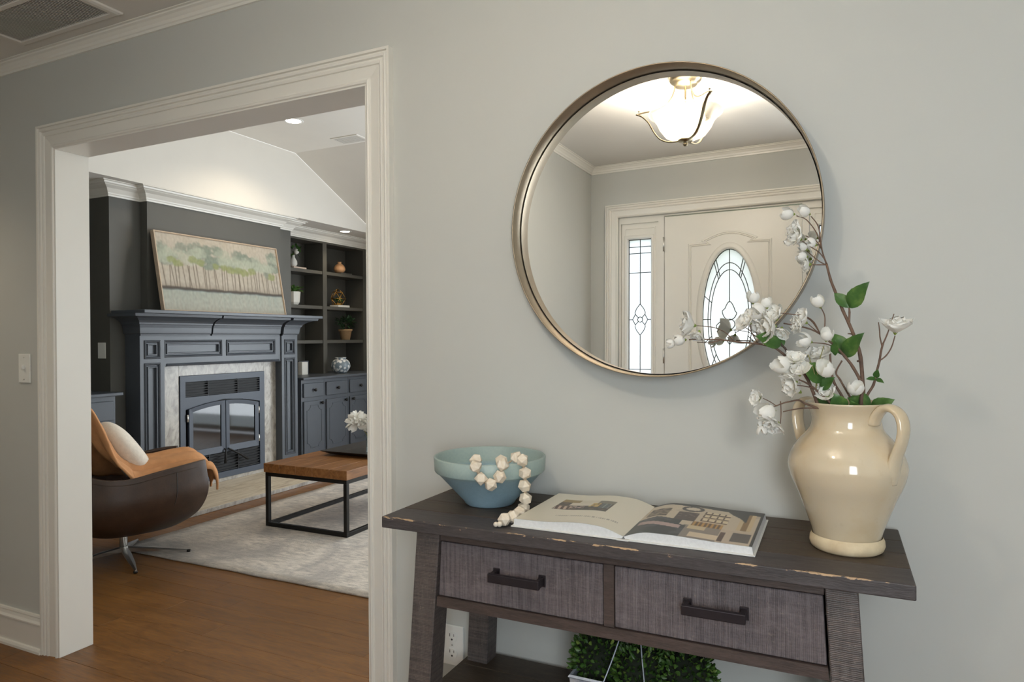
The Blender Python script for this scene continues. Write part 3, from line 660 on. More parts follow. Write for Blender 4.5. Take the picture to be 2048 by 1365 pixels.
bm.free(); bm = bmesh.new(); [bm.verts.new(v) for v in vs]; bmesh.ops.convex_hull(bm, input=bm.verts[:]); bmesh.ops.dissolve_limit(bm, angle_limit=.02, verts=bm.verts[:], edges=bm.edges[:]); bmesh.ops.bevel(bm, geom=bm.edges[:], offset=.0006, segments=1, affect='EDGES')
bead_me = mesh_of(MB().bm(bm), 'bead', 'pale_wood')
gar = thing('bead_garland', 'pale faceted wooden bead garland draped over the blue bowl rim', 'garland', (-.66, -.30, TZ))
def bead_at(x, y, Y): return at(x, y, Y)
rimd = lambda x, y, k: None
beads = [(951.5, 921, 'r'), (951.5, 933, 'o'), (962, 958, 'o'), (981.5, 970, 'o'), (999.5, 954.5, 'o'), (1005.5, 930, 'o'), (1003, 923, 'r'), (1033, 915, 'r'), (1045, 921, 'o'), (1050, 947, 'o'), (1049, 972, 'o'), (1051, 997.5, 'o'), (1047.5, 1017, 't'), (1038, 1027, 't'), (1025.5, 1034.5, 't'), (1009, 1039.5, 't')]
def ray_d(x, y): return RGT*((x-1024)/FPX) - UPV*((y-682.5)/FPX) + FWD
pos = []
for x, y, kd in beads:
    d = ray_d(x, y)
    if kd == 't': p = CAMP+d*((TZ+.0150-CAMP.z)/d.z)
    else:
        Rr =   .1385+.0130 if kd == 'o' else .128   # outside the rim, or resting over it
        ox, oy = CAMP.x-BC.x, CAMP.y-BC.y; A = d.x**2+d.y**2; B = 2*(ox*d.x+oy*d.y); Cc = ox*ox+oy*oy-Rr*Rr; D = B*B-4*A*Cc
        tt = (-B-math.sqrt(max(D, 0)))/(2*A); p = CAMP+d*tt
        if kd == 'r': p.z = max(p.z, TZ+.1195+.006)
    pos.append(p)
rnd = random.Random(4)
for p in pos: inst('bead', bead_me, gar, Matrix.Translation(p) @ Matrix.Rotation(rnd.uniform(0, 6), 4, Vector((rnd.uniform(-1, 1), rnd.uniform(-1, 1), rnd.uniform(-1, 1))).normalized()))
st = MB(); st.tube(smooth_path(pos[:7], 4), .0022, 6); st.tube(smooth_path(pos[7:], 4), .0022, 6)
st.tube([pos[6], BC+Vector((.02, -.05, .085)), BC+Vector((.05, -.08, .09)), pos[7]], .002, 6)
obj('twine', st, 'knot_twine', gar)
kn_me = mesh_of(MB().lathe([(0, -.0035), (.0038, -.002), (.0038, .002), (0, .0035)], n=8), 'twine_knot', 'knot_twine')
for i in range(len(pos)-1):
    if i != 6: inst('twine_knot', kn_me, gar, look((pos[i]+pos[i+1])/2, pos[i+1]-pos[i]))
e = pos[-1]+(pos[-1]-pos[-2]).normalized()*.016; e.z = TZ+.008
for q, r in ((e, .006), (e+Vector((-.008, -.002, -.001)), .0055)): obj('end_bead', MB().lathe([(r*math.sin(math.pi*k/8), -r*math.cos(math.pi*k/8)) for k in range(9)], q, 14), 'pale_wood', gar)

# ------------------------------------------------------------------ open book
bx0, bx1, by0, by1, bs = -.640, -.137, -.338, -.062, -.390
bk = thing('open_book', 'open hardcover picture book lying flat in the middle of the console table', 'book', (bs, -.2, TZ))
cv = MB().box(bx0, bs-.012, by0, by1, TZ+.0004, TZ+.0030, .0006).box(bs+.012, bx1, by0, by1, TZ+.0004, TZ+.0030, .0006)
obj('cover', cv, 'cover_white', bk); obj('spine', MB().box(bs-.0125, bs+.0125, by0-.002, by1+.002, TZ+.0002, TZ+.0022, .0005), 'cover_white', bk)
def page_h(u, side):   # u from spine 0 to fore edge 1
    k = min(1, u/.22); s_ = math.sin(k*math.pi/2); h = .004+.0125*s_+(.005*math.sin(math.pi*min(1, u/.75))**2 if side < 0 else .002*math.sin(math.pi*min(1, u/.7)))
    return TZ+.003+h*(1-.25*max(0, u-.4))
def block(side):
    xe = bx0+.006 if side < 0 else bx1-.006; ya, yb = by0+.006, by1-.006; nu = 40
    top = [(bs+(xe-bs)*i/nu, page_h(i/nu, side)) for i in range(nu+1)]
    poly = top+[(xe+side*.002, TZ+.0031), (bs+side*.004, TZ+.0031)]
    return MB().prism(poly, lambda a, b: (a, ya, b), lambda a, b: (a, yb, b))
for sd in (-1, 1): obj('page_block', block(sd), 'page_edge', bk)
def page(side, fn, nu=150, nv=90, lift=.0004):
    xe = bx0+.006 if side < 0 else bx1-.006; ya, yb = by0+.006, by1-.006
    mb = MB().grid(nu, nv, lambda i, j: (bs+(xe-bs)*i, ya+(yb-ya)*j, page_h(i, side)+lift)); o = obj('printed_page', mb, 'print_page', bk)
    vpaint(o, lambda q: fn((q//nv)/(nu-1), (q % nv)/(nv-1)))
def L3(h): return lin(h)[:3]
PAP = L3('#e2dccc')
def rect(u, v, a, b, c, d): return a <= u <= b and c <= v <= d
def n2(u, v, s=1): return noise.noise(Vector((u*s, v*s, 3.1)))
def left_page(u, v):       # u 0 at the spine, 1 at the outer edge; v 0 near, 1 far
    x = 1-u
    if rect(x, v, .17, .70, .42, .78):
        a = (x-.17)/.53; b = (v-.42)/.36
        if b > .72: return L3('#9c8658') if a < .35 else (L3('#d9d0bd') if a < .7 else L3('#7f7a6c'))
        if rect(a, b, .22, .62, .45, .8): return L3('#dcd3c2')
        if rect(a, b, .60, .78, .35, .8) and n2(a, b, 14) > -.2: return L3('#c6a866')
        if rect(a, b, .80, .97, .3, .9): return L3('#5d6568') if abs(a*12 % 1-.5) > .12 else L3('#8f948f')
        if rect(a, b, .02, .30, .05, .35): return L3('#cbb3a0') if math.sin(a*60+b*8) > 0 else L3('#5a4038')
        if rect(a, b, .3, .55, .18, .42): return L3('#c2aaa2') if n2(a, b, 18) > 0 else L3('#4c423f')
        return L3('#4a4440') if n2(a, b, 9) > -.2 else L3('#6b5a4c')
    if rect(x, v, .30, .88, .195, .225) and math.sin(x*330)+.5*math.sin(x*97) > -.2: return L3('#aaa59a')
    return PAP
def right_page(u, v):
    w = v+.02*n2(u, v, 6)
    if u > .975: return L3('#3a3633')
    if w > .955 - .08*u + (-.28*max(0, u-.70)/.2 if .70 < u < .88 else 0): return L3('#3f3d3b')
    # sofa, front left
    if u < .44 and v < .52-.30*abs(u-.15)-.12*(u > .38):
        if rect(u, v, .03, .40, .30-.22*u, .40-.25*u): return L3('#b49c98')
        return L3('#3b3d40') if n2(u, v, 8) > -.25 else L3('#4b4e52')
    if ((u-.40)/.10)**2+((v-.84)/.09)**2 < 1: return L3('#d6cab9') if ((u-.40)/.065)**2+((v-.84)/.05)**2 < 1 else L3('#4d4744')
    if rect(u, v, .30, .48, .46, .72): return L3('#574b47') if n2(u, v, 25) > -.3 else L3('#75675f')
    if rect(u, v, .04, .22, .55, .82): return L3('#8b7b67') if n2(u, v, 22) > 0 else L3('#55493f')
    if rect(u, v, .52, .74, .48, .80):
        a = (u-.52)*36 % 2; b = (v-.48)*24 % 2.6
        return L3('#dccdb0') if (a > .5 and b > 1.1) else (L3('#5a4535') if b > .45 else L3('#c9b595'))
    if rect(u, v, .47, .72, .34, .47): return L3('#b98d4e') if math.sin(u*170) > 0 else L3('#6b5138')
    if rect(u, v, .83, .94, .38, .92): return L3('#8d6f47') if .86 < u < .91 else L3('#cdb893')
    if rect(u, v, .82, .96, .06, .30): return L3('#5f5753')
    if rect(u, v, .73, .77, .03, .28): return L3('#5a463d')
    if rect(u, v, .46, .60, .24, .36): return L3('#cdbb99')
    if rect(u, v, .50, .74, .04, .16): return L3('#d6c5ac')
    if v < .34 and u > .42: return L3('#8f857c') if u < .72 else L3('#c7b7a4')
    return L3('#cbbda8') if n2(u, v, 5) > -.3 else L3('#bcae9b')
page(-1, left_page); page(1, right_page)
obj('loose_leaf', MB().grid(30, 2, lambda i, j: (bs+(bx0+.006-bs)*(.02+.98*i), by0+.006+(by1-by0-.012)*(0 if j == 0 else .02), page_h(.02+.98*i, -1)+.0002)), 'paper', bk)

# ------------------------------------------------------------------ cream vase
VC = Vector((.0175, -.205, TZ))
vs = thing('ceramic_vase', 'cream glazed ceramic urn vase with two looped handles at the table end', 'vase', VC)
px_ = 1/1040.0
pr = [(0, 0), (.058, 0), (.0635, .004), (.0665, .012), (.0655, .021), (.0620, .028)]
obj('foot', MB().lathe(pr, VC, 64), 'vase_foot', vs, 'unglazed rolled foot')
body = [(.0600, .026), (.0625, .036), (.0655, .046), (.0735, .068), (.0860, .102), (.0990, .132), (.1045, .154), (.1050, .166), (.1000, .184), (.0890, .203), (.0765, .218), (.0655, .231), (.0615, .247), (.0635, .262), (.0700, .275), (.0730, .281), (.0725, .2835), (.0690, .2825), (.0640, .273), (.0580, .260), (.0560, .246), (.060, .23), (.080, .205), (.094, .18), (.097, .16), (.08, .11), (.055, .05), (0, .045)]
def sp(prof, k=3):
    q = smooth_path([Vector((r, z, 0)) for r, z in prof], k); return [(max(0, p.x), p.y) for p in q]
obj('vase_body', MB().lathe(sp(body, 3), VC, 72), 'vase_glaze', vs)
ha = math.radians(-41)
for sgn in (1, -1):
    d = Vector((math.cos(ha), math.sin(ha), 0))*sgn
    pts = [(.060, .246), (.066, .262), (.080, .277), (.098, .279), (.114, .268), (.120, .246), (.116, .220), (.107, .196), (.101, .176), (.098, .158), (.0985, .140)]
    rs = [.011, .011, .0105, .0105, .0105, .0105, .0105, .0110, .0120, .0125, .006]
    P = [VC+d*r+Vector((0, 0, z)) for r, z in pts]; sp_ = smooth_path(P, 4); rr = []
    for i in range(len(P)-1): rr += [rs[i]+(rs[i+1]-rs[i])*q/4 for q in range(4)]
    rr.append(rs[-1])
    mb = MB(); lat = d.cross(Vector((0, 0, 1)))
    # strap section: wide sideways, thin outward
    rings = []
    for i, p in enumerate(sp_):
        tg = (sp_[min(i+1, len(sp_)-1)]-sp_[max(i-1, 0)]).normalized(); nn_ = lat.cross(tg).normalized()
        rings.append([p+lat*math.cos(2*math.pi*k/12)*rr[i]*1.38+nn_*math.sin(2*math.pi*k/12)*rr[i]*.72 for k in range(12)])
    m = 12; mb.add([q for rg in rings for q in rg], [(i*m+k, i*m+(k+1) % m, (i+1)*m+(k+1) % m, (i+1)*m+k) for i in range(len(rings)-1) for k in range(m)]+[tuple(range(m))[::-1], tuple((len(rings)-1)*m+k for k in range(m))], True)
    obj('handle', mb, 'vase_glaze', vs)

# ------------------------------------------------------------------ blossom branches
def petal_mesh(w, l, cup, seed):
    def fn(i, j):
        v = j; u = (i-.5)*2; wd = w*(.16+.84*min(1, v*1.7)**.8)*math.sqrt(max(0, 1-max(0, (v-.42)/.58)**2.4)); rip = 1+.07*math.sin(i*11+seed*2)*v
        return Vector((u*wd*.5, l*v*rip-.002*u*u*v, cup*(v*v)*.7+cup*.55*u*u*math.sin(math.pi*min(1, v*1.1))+.0011*math.sin(u*7+seed)*v))
    return mesh_of(MB().grid(9, 9, fn), 'petal', 'petal')
def bud_petal(seed):   # a curved shell patch: four close into a round bud
    def fn(i, j):
        u = (i-.5)*2; v = j; tip = v*(1-.10*u*u-.03*math.sin(u*5+seed)); th = .28+2.02*tip; R0 = .0122*(1+.10*math.sin(seed*2.1))
        az = u*1.02*(1-.55*max(0, v-.5)/.5); r = R0*math.sin(th); return Vector((r*math.sin(az), r*math.cos(az), .0150*(1-math.cos(th))*(1+.02*seed)))
    return mesh_of(MB().grid(9, 9, fn), 'petal', 'petal')
PET_OPEN = [petal_mesh(.024, .022, .008, s) for s in range(3)]
PET_CUP = [bud_petal(s) for s in range(3)]
leaf_mes = {}
def leaf_mesh(L, wd, k):
    key = (round(L, 3), round(wd, 3), k)
    if key in leaf_mes: return leaf_mes[key]
    def fn(i, j):
        u = (i-.5)*2; v = j; ww = wd*.5*math.sin(math.pi*(v**.8))*(1+.05*math.sin(v*40)*abs(u)); 
        return Vector((u*ww, L*v, .10*L*math.sin(v*2.6)*k+.18*abs(u)*ww*1.2+.02*L*math.sin(v*9+u)))
    leaf_mes[key] = mesh_of(MB().grid(7, 14, fn), 'leaf', 'leaf_veined'); return leaf_mes[key]
SEP = mesh_of(MB().lathe([(0, -.002), (.0022, 0), (.0042, .004), (.0048, .006), (.003, .0045), (0, .003)], n=8), 'calyx', 'sepal')
rb = random.Random(21)
def blossom(parent, p, face, size=1.0, kind='open', n=5, name='blossom'):
    """a flower at p: a calyx with petals round the facing direction"""
    b = bpy.data.objects.new(name, SEP); C.objects.link(b); b.parent = parent; Mx = look(p, face); b.matrix_local = Matrix.Translation(-ORI[parent.name]) @ Mx
    a0 = rb.uniform(0, 6)
    if kind == 'open': lays = [(5, .42, 1.0), (4, .92, .80)]
    else: lays = [(3, 0, 1.0), (2, 0, 1.05)]
    for li, (cnt, tilt, ks) in enumerate(lays):
        for i in range(cnt):
            a = a0+2*math.pi*i/cnt+rb.uniform(-.15, .15); k = size*ks*rb.uniform(.94, 1.06)*(1.12 if kind == 'open' else .92)
            if kind == 'open': R = Matrix.Rotation(a, 4, 'Z') @ Matrix.Translation((0, .0012, .003)) @ Matrix.Rotation(tilt+rb.uniform(-.14, .14), 4, 'X') @ Matrix.Scale(k, 4)
            else: R = Matrix.Rotation(a, 4, 'Z') @ Matrix.Rotation(rb.uniform(-.10, .02)-.06*li, 4, 'X') @ Matrix.Translation((0, 0, .002)) @ Matrix.Scale(k, 4)
            o = bpy.data.objects.new('petal', (PET_OPEN if kind == 'open' else PET_CUP)[i % 3]); C.objects.link(o); o.parent = b; o.matrix_local = R
        a0 += .6
def leaf(parent, pb, pt, wd, roll=0.0, k=1):
    d = (pt-pb); L = d.length; y = d.normalized(); view = (CAMP-pb).normalized(); z = (view-y*view.dot(y)).normalized(); z = (z+Vector((0, 0, .5))).normalized(); z = (z-y*z.dot(y)).normalized(); x = y.cross(z)
    Mx = Matrix((x, y, z)).transposed().to_4x4(); Mx.translation = pb; Mx = Mx @ Matrix.Rotation(roll, 4, 'Y')
    inst('leaf', leaf_mesh(L, wd, k), parent, Mx)
def stem(parent, pts, r0, r1, mat='twig', name='twig'):
    P = smooth_path([at(*p) for p in pts], 4); n = len(P); j = random.Random(len(pts)*7+int(pts[0][0]))
    obj(name, MB().tube(P, [(r0+(r1-r0)*i/(n-1))*(1+.18*j.random()*(i % 4 == 0)) for i in range(n)], 7), mat, parent)
VB = VC+Vector((0, 0, .24))
TOC = lambda p: (CAMP-p).normalized()
def fl(parent, x, y, Y, face=(-.4, -.6, .5), size=1.0, kind='open'): blossom(parent, at(x, y, Y), Vector(face), size, kind)
G = 'blossom branches in the cream vase'
# A: the tall branch
A = thing('blossom_branch', 'tallest upright blossom branch, its white flowers up against the mirror edge', 'branch', VB, G)
stem(A, [(1728, 905, -.21), (1727, 830, -.205), (1726, 780, -.20), (1721, 715, -.20), (1711, 680, -.20), (1698, 648, -.20), (1686, 622, -.195), (1669, 580, -.19), (1661, 559, -.19), (1653, 528, -.185)], .0042, .0022)
stem(A, [(1653, 528, -.185), (1645, 505, -.185), (1641, 480, -.19), (1636, 452, -.19), (1622, 433, -.195)], .0016, .0009, 'twig')
stem(A, [(1645, 505, -.185), (1634, 468, -.19), (1613, 440, -.20), (1593, 432, -.205)], .0012, .0008)
stem(A, [(1650, 520, -.185), (1638, 505, -.19), (1618, 492, -.20), (1604, 482, -.20)], .0012, .0008)
stem(A, [(1653, 530, -.185), (1640, 524, -.19), (1620, 508, -.195), (1614, 500, -.20)], .0012, .0008)
stem(A, [(1653, 530, -.185), (1638, 530, -.19), (1620, 530, -.195)], .0012, .0008)
stem(A, [(1641, 497, -.185), (1632, 482, -.19), (1611, 472, -.195)], .0012, .0008)
fl(A, 1589, 429, -.205, (-1, -.25, .25), 1.0, 'cup'); fl(A, 1620, 429, -.195, (-.8, -.4, .45), 1.0, 'cup')
fl(A, 1603, 480, -.20, (-.75, -.55, .35), 1.25, 'open'); fl(A, 1597, 462, -.20, (-.7, -.5, .6), .9, 'open')
fl(A, 1633, 491, -.19, (-1, -.2, .35), .8, 'cup'); fl(A, 1614, 500, -.20, (-.8, -.3, .6), .7, 'cup'); fl(A, 1615, 514, -.195, (-.9, -.4, .1), .85, 'cup'); fl(A, 1622, 529, -.195, (-1, -.3, .0), .8, 'open')
stem(A, [(1698, 644, -.20), (1699, 625, -.20), (1698, 616, -.20)], .0022, .0015)
leaf(A, at(1698, 616, -.20), at(1741, 563, -.23), .034); leaf(A, at(1698, 616, -.20), at(1668, 587, -.19), .024)
leaf(A, at(1688, 714, -.205), at(1731, 665, -.24), .032); leaf(A, at(1690, 712, -.20), at(1664, 668, -.19), .036, .3)
stem(A, [(1722, 722, -.20), (1715, 723, -.205)], .0025, .002); stem(A, [(1703, 668, -.20), (1696, 668, -.205)], .0018, .001)
# B: branch leaning left across the mirror edge
B = thing('blossom_branch', 'blossom branch leaning left with round white buds beside the mirror edge', 'branch', VB, G)
stem(B, [(1722, 905, -.215), (1722, 810, -.22), (1724, 772, -.22), (1706, 735, -.225), (1690, 714, -.23), (1675, 697, -.235), (1660, 684, -.24), (1640, 668, -.24), (1612, 656, -.245), (1567, 647, -.25)], .0036, .0012)
stem(B, [(1640, 668, -.24), (1628, 645, -.245), (1610, 633, -.25), (1575, 628, -.255)], .0012, .0009); stem(B, [(1640, 668, -.24), (1620, 640, -.245), (1590, 630, -.25), (1540, 625, -.255)], .0010, .0008)
stem(B, [(1649, 665, -.24), (1650, 640, -.24), (1648, 628, -.24), (1642, 616, -.24)], .0012, .0009)
stem(B, [(1672, 696, -.235), (1650, 688, -.24), (1624, 686, -.245)], .0012, .0009); stem(B, [(1640, 668, -.24), (1625, 656, -.245), (1616, 648, -.25)], .0010, .0008)
fl(B, 1641, 616, -.24, (-.25, -.3, .9), 1.0, 'cup'); fl(B, 1624, 685, -.245, (-1, -.35, .25), 1.05, 'cup'); fl(B, 1652, 683, -.25, (.1, -.4, .9), 1.0, 'cup')
fl(B, 1614, 647, -.25, (-.7, -.45, .5), 1.2, 'open'); fl(B, 1606, 650, -.255, (-.9, -.4, -.1), .9, 'open'); fl(B, 1555, 640, -.26, (-.5, -.5, .4), 1.2, 'open'); fl(B, 1564, 655, -.26, (-.2, -.5, -.8), .9, 'open')
leaf(B, at(1670, 712, -.235), at(1670, 676, -.25), .012); leaf(B, at(1668, 702, -.235), at(1660, 690, -.25), .014)
# C: long low branch reaching far left over the mirror
D = thing('blossom_branch', 'long blossom branch reaching furthest left in front of the mirror glass', 'branch', VB, G)
stem(D, [(1690, 905, -.235), (1640, 818, -.245), (1628, 790, -.25), (1614, 757, -.25), (1596, 735, -.25), (1577, 718, -.25), (1561, 704, -.25), (1546, 695, -.25), (1515, 688, -.25), (1480, 685, -.25), (1440, 680, -.25), (1400, 679, -.25), (1378, 680, -.25)], .0036, .0011)
stem(D, [(1577, 717, -.25), (1572, 700, -.25), (1562, 688, -.25), (1556, 668, -.25), (1556, 655, -.255)], .0024, .0014, 'stem_dark')
stem(D, [(1467, 682, -.25), (1450, 665, -.25), (1425, 655, -.25), (1394, 652, -.25)], .0010, .0008); stem(D, [(1440, 681, -.25), (1420, 686, -.255), (1394, 685, -.255)], .0009, .0007)
stem(D, [(1525, 665, -.25), (1512, 645, -.25), (1507, 625, -.25), (1506, 609, -.25)], .0012, .0008); stem(D, [(1536, 635, -.255), (1535, 622, -.255)], .0009, .0008); stem(D, [(1515, 686, -.25), (1503, 665, -.25), (1500, 648, -.25)], .0010, .0008)
stem(D, [(1511, 675, -.25), (1498, 660, -.25), (1480, 652, -.25)], .0009, .0008)
fl(D, 1372, 680, -.25, (-1, -.2, -.05), 1.0, 'cup'); fl(D, 1352, 685, -.25, (-1, -.2, -.2), .75, 'cup')
fl(D, 1392, 652, -.25, (-1, -.3, .15), 1.45, 'open'); fl(D, 1399, 662, -.255, (-.3, -.4, -.9), .9, 'open')
fl(D, 1506, 608, -.25, (.05, -.3, 1), .95, 'cup'); fl(D, 1534, 617, -.255, (0, -.3, 1), .85, 'cup')
fl(D, 1530, 627, -.255, (-.9, -.5, .2), 1.2, 'cup'); fl(D, 1553, 653, -.262, (-.95, -.55, -.1), 1.65, 'open'); fl(D, 1524, 645, -.25, (-.5, -.5, -.5), 1.0, 'open'); fl(D, 1502, 648, -.25, (-.7, -.6, .5), 1.15, 'open')
leaf(D, at(1563, 690, -.25), at(1509, 674, -.275), .036); leaf(D, at(1566, 695, -.25), at(1553, 668, -.24), .018)
# D: the middle spray
E_ = thing('blossom_branch', 'short middle spray of open white blossoms just above the vase mouth', 'branch', VB, G)
stem(E_, [(1700, 905, -.24), (1665, 815, -.25), (1648, 795, -.255), (1630, 778, -.26), (1612, 766, -.265), (1598, 760, -.27)], .0030, .0013)
stem(E_, [(1630, 778, -.26), (1610, 773, -.265), (1585, 771, -.27), (1574, 775, -.27)], .0012, .0008); stem(E_, [(1632, 778, -.26), (1634, 750, -.26), (1640, 718, -.26), (1648, 692, -.26)], .0012, .0008, 'twig_green'); stem(E_, [(1634, 772, -.26), (1627, 740, -.265), (1616, 710, -.27)], .0010, .0008, 'twig_green')
stem(E_, [(1704, 905, -.22), (1698, 830, -.225), (1685, 795, -.23), (1668, 765, -.23), (1662, 735, -.235), (1660, 705, -.235)], .0030, .0018)
stem(E_, [(1700, 795, -.225), (1680, 760, -.23), (1672, 745, -.23), (1684, 722, -.235)], .0020, .0014)
fl(E_, 1580, 735, -.27, (-.8, -.5, .3), 1.35, 'cup'); fl(E_, 1590, 727, -.27, (.1, -.5, .8), .95, 'open'); fl(E_, 1600, 752, -.275, (-.3, -.6, .8), 1.3, 'open'); fl(E_, 1594, 764, -.275, (-.7, -.5, -.3), 1.2, 'open')
fl(E_, 1640, 722, -.22, (-.2, -.3, .9), 1.3, 'open'); fl(E_, 1620, 728, -.215, (-.6, -.3, .5), .9, 'open'); fl(E_, 1657, 752, -.265, (-.3, -.5, .75), 1.25, 'cup'); fl(E_, 1657, 794, -.25, (-.3, -.6, .6), 1.0, 'open')
fl(E_, 1707, 791, -.235, (.15, -.4, .85), 1.15, 'cup'); fl(E_, 1602, 786, -.235, (-.5, -.2, .4), .9, 'open')
leaf(E_, at(1648, 762, -.25), at(1602, 728, -.27), .040); leaf(E_, at(1640, 780, -.25), at(1671, 755, -.26), .022)
# E: spray drooping left over the handle
F_ = thing('blossom_branch', 'small blossom spray drooping left over the vase handle', 'branch', VB, G)
stem(F_, [(1675, 880, -.24), (1650, 826, -.25), (1630, 815, -.255), (1611, 808, -.26), (1598, 801, -.26), (1583, 803, -.265), (1566, 807, -.265), (1551, 813, -.265)], .0026, .0011); stem(F_, [(1632, 817, -.255), (1606, 817, -.26), (1585, 820, -.265), (1566, 824, -.27)], .0015, .0010)
stem(F_, [(1552, 812, -.265), (1540, 804, -.265), (1526, 797, -.265)], .0010, .0008); stem(F_, [(1561, 803, -.265), (1562, 825, -.267), (1561, 848, -.268)], .0011, .0008); stem(F_, [(1533, 815, -.268), (1525, 835, -.268), (1525, 850, -.268)], .0009, .0007); stem(F_, [(1551, 813, -.265), (1530, 813, -.265), (1514, 815, -.265)], .0009, .0006)
fl(F_, 1551, 822, -.27, (-.9, -.5, -.1), 1.5, 'cup'); fl(F_, 1545, 835, -.272, (-.3, -.6, -.7), 1.2, 'open'); fl(F_, 1557, 845, -.27, (-.3, -.5, -.8), .9, 'open'); fl(F_, 1525, 850, -.268, (0, -.4, -1), .8, 'cup'); fl(F_, 1522, 798, -.265, (-.6, -.7, .2), .85, 'open')
# F: right branch
H_ = thing('blossom_branch', 'forked blossom branch on the right carrying one wide open flower', 'branch', VB, G)
stem(H_, [(1722, 905, -.205), (1728, 810, -.20), (1735, 790, -.20), (1747, 770, -.20), (1753, 745, -.20), (1759, 722, -.20), (1762, 703, -.20), (1766, 688, -.20)], .0028, .0018)
stem(H_, [(1766, 688, -.20), (1774, 670, -.20), (1781, 650, -.20), (1788, 628, -.20)], .0015, .0008); stem(H_, [(1764, 692, -.20), (1760, 675, -.20), (1759, 660, -.20), (1757, 645, -.20)], .0014, .0009); stem(H_, [(1759, 722, -.20), (1772, 712, -.20), (1783, 695, -.20), (1790, 672, -.20)], .0014, .0010)
fl(H_, 1790, 669, -.20, (.12, -.25, 1), 1.5, 'open')
leaf(H_, at(1752, 758, -.20), at(1730, 760, -.215), .009); leaf(H_, at(1752, 758, -.20), at(1769, 768, -.215), .009); leaf(H_, at(1751, 757, -.20), at(1757, 738, -.21), .012)
leaf(H_, at(1742, 826, -.20), at(1791, 800, -.215), .034); leaf(H_, at(1740, 826, -.205), at(1692, 797, -.22), .052, .2); leaf(H_, at(1712, 832, -.235), at(1700, 800, -.26), .030)
leaf(E_, at(1684, 824, -.215), at(1630, 799, -.225), .044); leaf(E_, at(1684, 826, -.24), at(1665, 786, -.25), .034)

# ------------------------------------------------------------------ boxwood planter on the lower shelf
bp = thing('boxwood_planter', 'long galvanized trough of clipped boxwood balls on the console lower shelf', 'planter', (-.39, -.22, .405))
gx0, gx1, gy0, gy1 = -.528, -.252, -.285, -.135
tr = MB().sweep([(gx0+.012, gy0+.010), (gx1-.012, gy0+.010), (gx1-.012, gy1-.010), (gx0+.012, gy1-.010)], [(0, .4055), (-.010, .524), (-.013, .528), (-.010, .532), (-.006, .529), (.002, .41)], lambda a, b, h: (a, b, h), closed=True)
tr.box(gx0+.012, gx1-.012, gy0+.010, gy1-.010, .4055, .41)
obj('trough', tr, 'galvanized', bp)
hw = MB()
for yy in (gy0-.002,): hw.tube(smooth_path([(-.45, yy, .528), (-.436, yy+.03, .575), (-.418, -.21, .645), (-.405, -.21, .648), (-.392, -.21, .642), (-.372, yy+.03, .575), (-.358, yy, .528)], 5), .0016, 6)
obj('wire_handle', hw, 'galvanized', bp)
wv = MB(); rw = random.Random(3)
for i in range(26):
    x = gx0+.02+rw.random()*(gx1-gx0-.04); wv.tube([(x, gy0-.001, .52), (x+rw.uniform(-.02, .02), gy0+.001, .50), (x+rw.uniform(-.03, .03), gy0+.003, .47)], .0007, 4)
o = obj('scroll_wire', wv, 'galvanized', bp); o['kind'] = 'stuff'
lm = mesh_of(MB().grid(4, 5, lambda i, j: Vector(((i-.5)*.0085*math.sin(math.pi*(.12+.84*j)), .0125*j, .0035*math.sin(j*2.4)+.006*(i-.5)**2))), 'leaf', 'boxwood_leaf')
rl = random.Random(11)
for c, r in ((Vector((-.487, -.20, .538)), .064), (Vector((-.388, -.21, .535)), .062), (Vector((-.289, -.20, .536)), .062)):
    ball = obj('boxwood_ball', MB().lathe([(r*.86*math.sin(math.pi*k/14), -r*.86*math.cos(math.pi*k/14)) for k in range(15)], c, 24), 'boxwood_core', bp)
    lf = MB(); tv = lm; base_v = [v.co.copy() for v in lm.vertices]; base_f = [tuple(p.vertices) for p in lm.polygons]
    N = 560; cnt = 0
    for i in range(N):
        z = 1-2*(i+.5)/N; a = i*2.39996; q = Vector((math.sqrt(1-z*z)*math.cos(a), math.sqrt(1-z*z)*math.sin(a), z))
        if z < -.55: continue
        dirv = (q+Vector((rl.uniform(-.55, .55), rl.uniform(-.55, .55), rl.uniform(-.4, .6)))).normalized(); p = c+q*r*rl.uniform(.80, .97)
        x = dirv.cross(Vector((rl.uniform(-1, 1), rl.uniform(-1, 1), rl.uniform(-1, 1)))).normalized(); zz = x.cross(dirv)
        Mx = Matrix((x, dirv, zz)).transposed().to_4x4(); Mx.translation = p; Mx = Mx @ Matrix.Scale(rl.uniform(.8, 1.25), 4)
        if q.dot((CAMP-c).normalized()) > .25 and cnt < 100 and i % 2 == 0: inst('leaf', lm, bp, Mx); cnt += 1
        else: lf.add([Mx @ v for v in base_v], base_f, True)
    o = obj('foliage', lf, 'boxwood', bp); o['kind'] = 'stuff'

# ================================================================== LIVING ROOM
# ------------------------------------------------------------------ fireplace surround
fp = thing('fireplace_mantel', 'slate grey painted fireplace mantel with panelled pilasters', 'mantel', (-4.72, 2.6, 0))
XP = -4.75; XS = -4.92
SHELF = [(-4.545, 1.655, 3.565)]
obj('mantel_shelf', MB().box(XS+.0, -4.545, 1.655, 3.565, 1.466, 1.492, .004, 2), 'slate_paint', fp)
CAP = [(0, 1.300), (.012, 1.300), (.014, 1.312), (.024, 1.318), (.026, 1.330), (.030, 1.362), (.036, 1.385), (.044, 1.388), (.046, 1.400), (.060, 1.415), (.090, 1.432), (.120, 1.442), (.150, 1.446), (.155, 1.466), (0, 1.466)]
for path in ([(XS, 1.775), (XP, 1.775), (XP, 2.396)], [(XP, 3.222), (XP, 3.405), (XS, 3.405)], [(XP-.012, 2.424), (XP-.012, 3.196)]):
    obj('cap_moulding', MB().sweep(path, [(-d, h) for d, h in CAP], lambda a, b, h: (a, b, h)), 'slate_paint', fp)
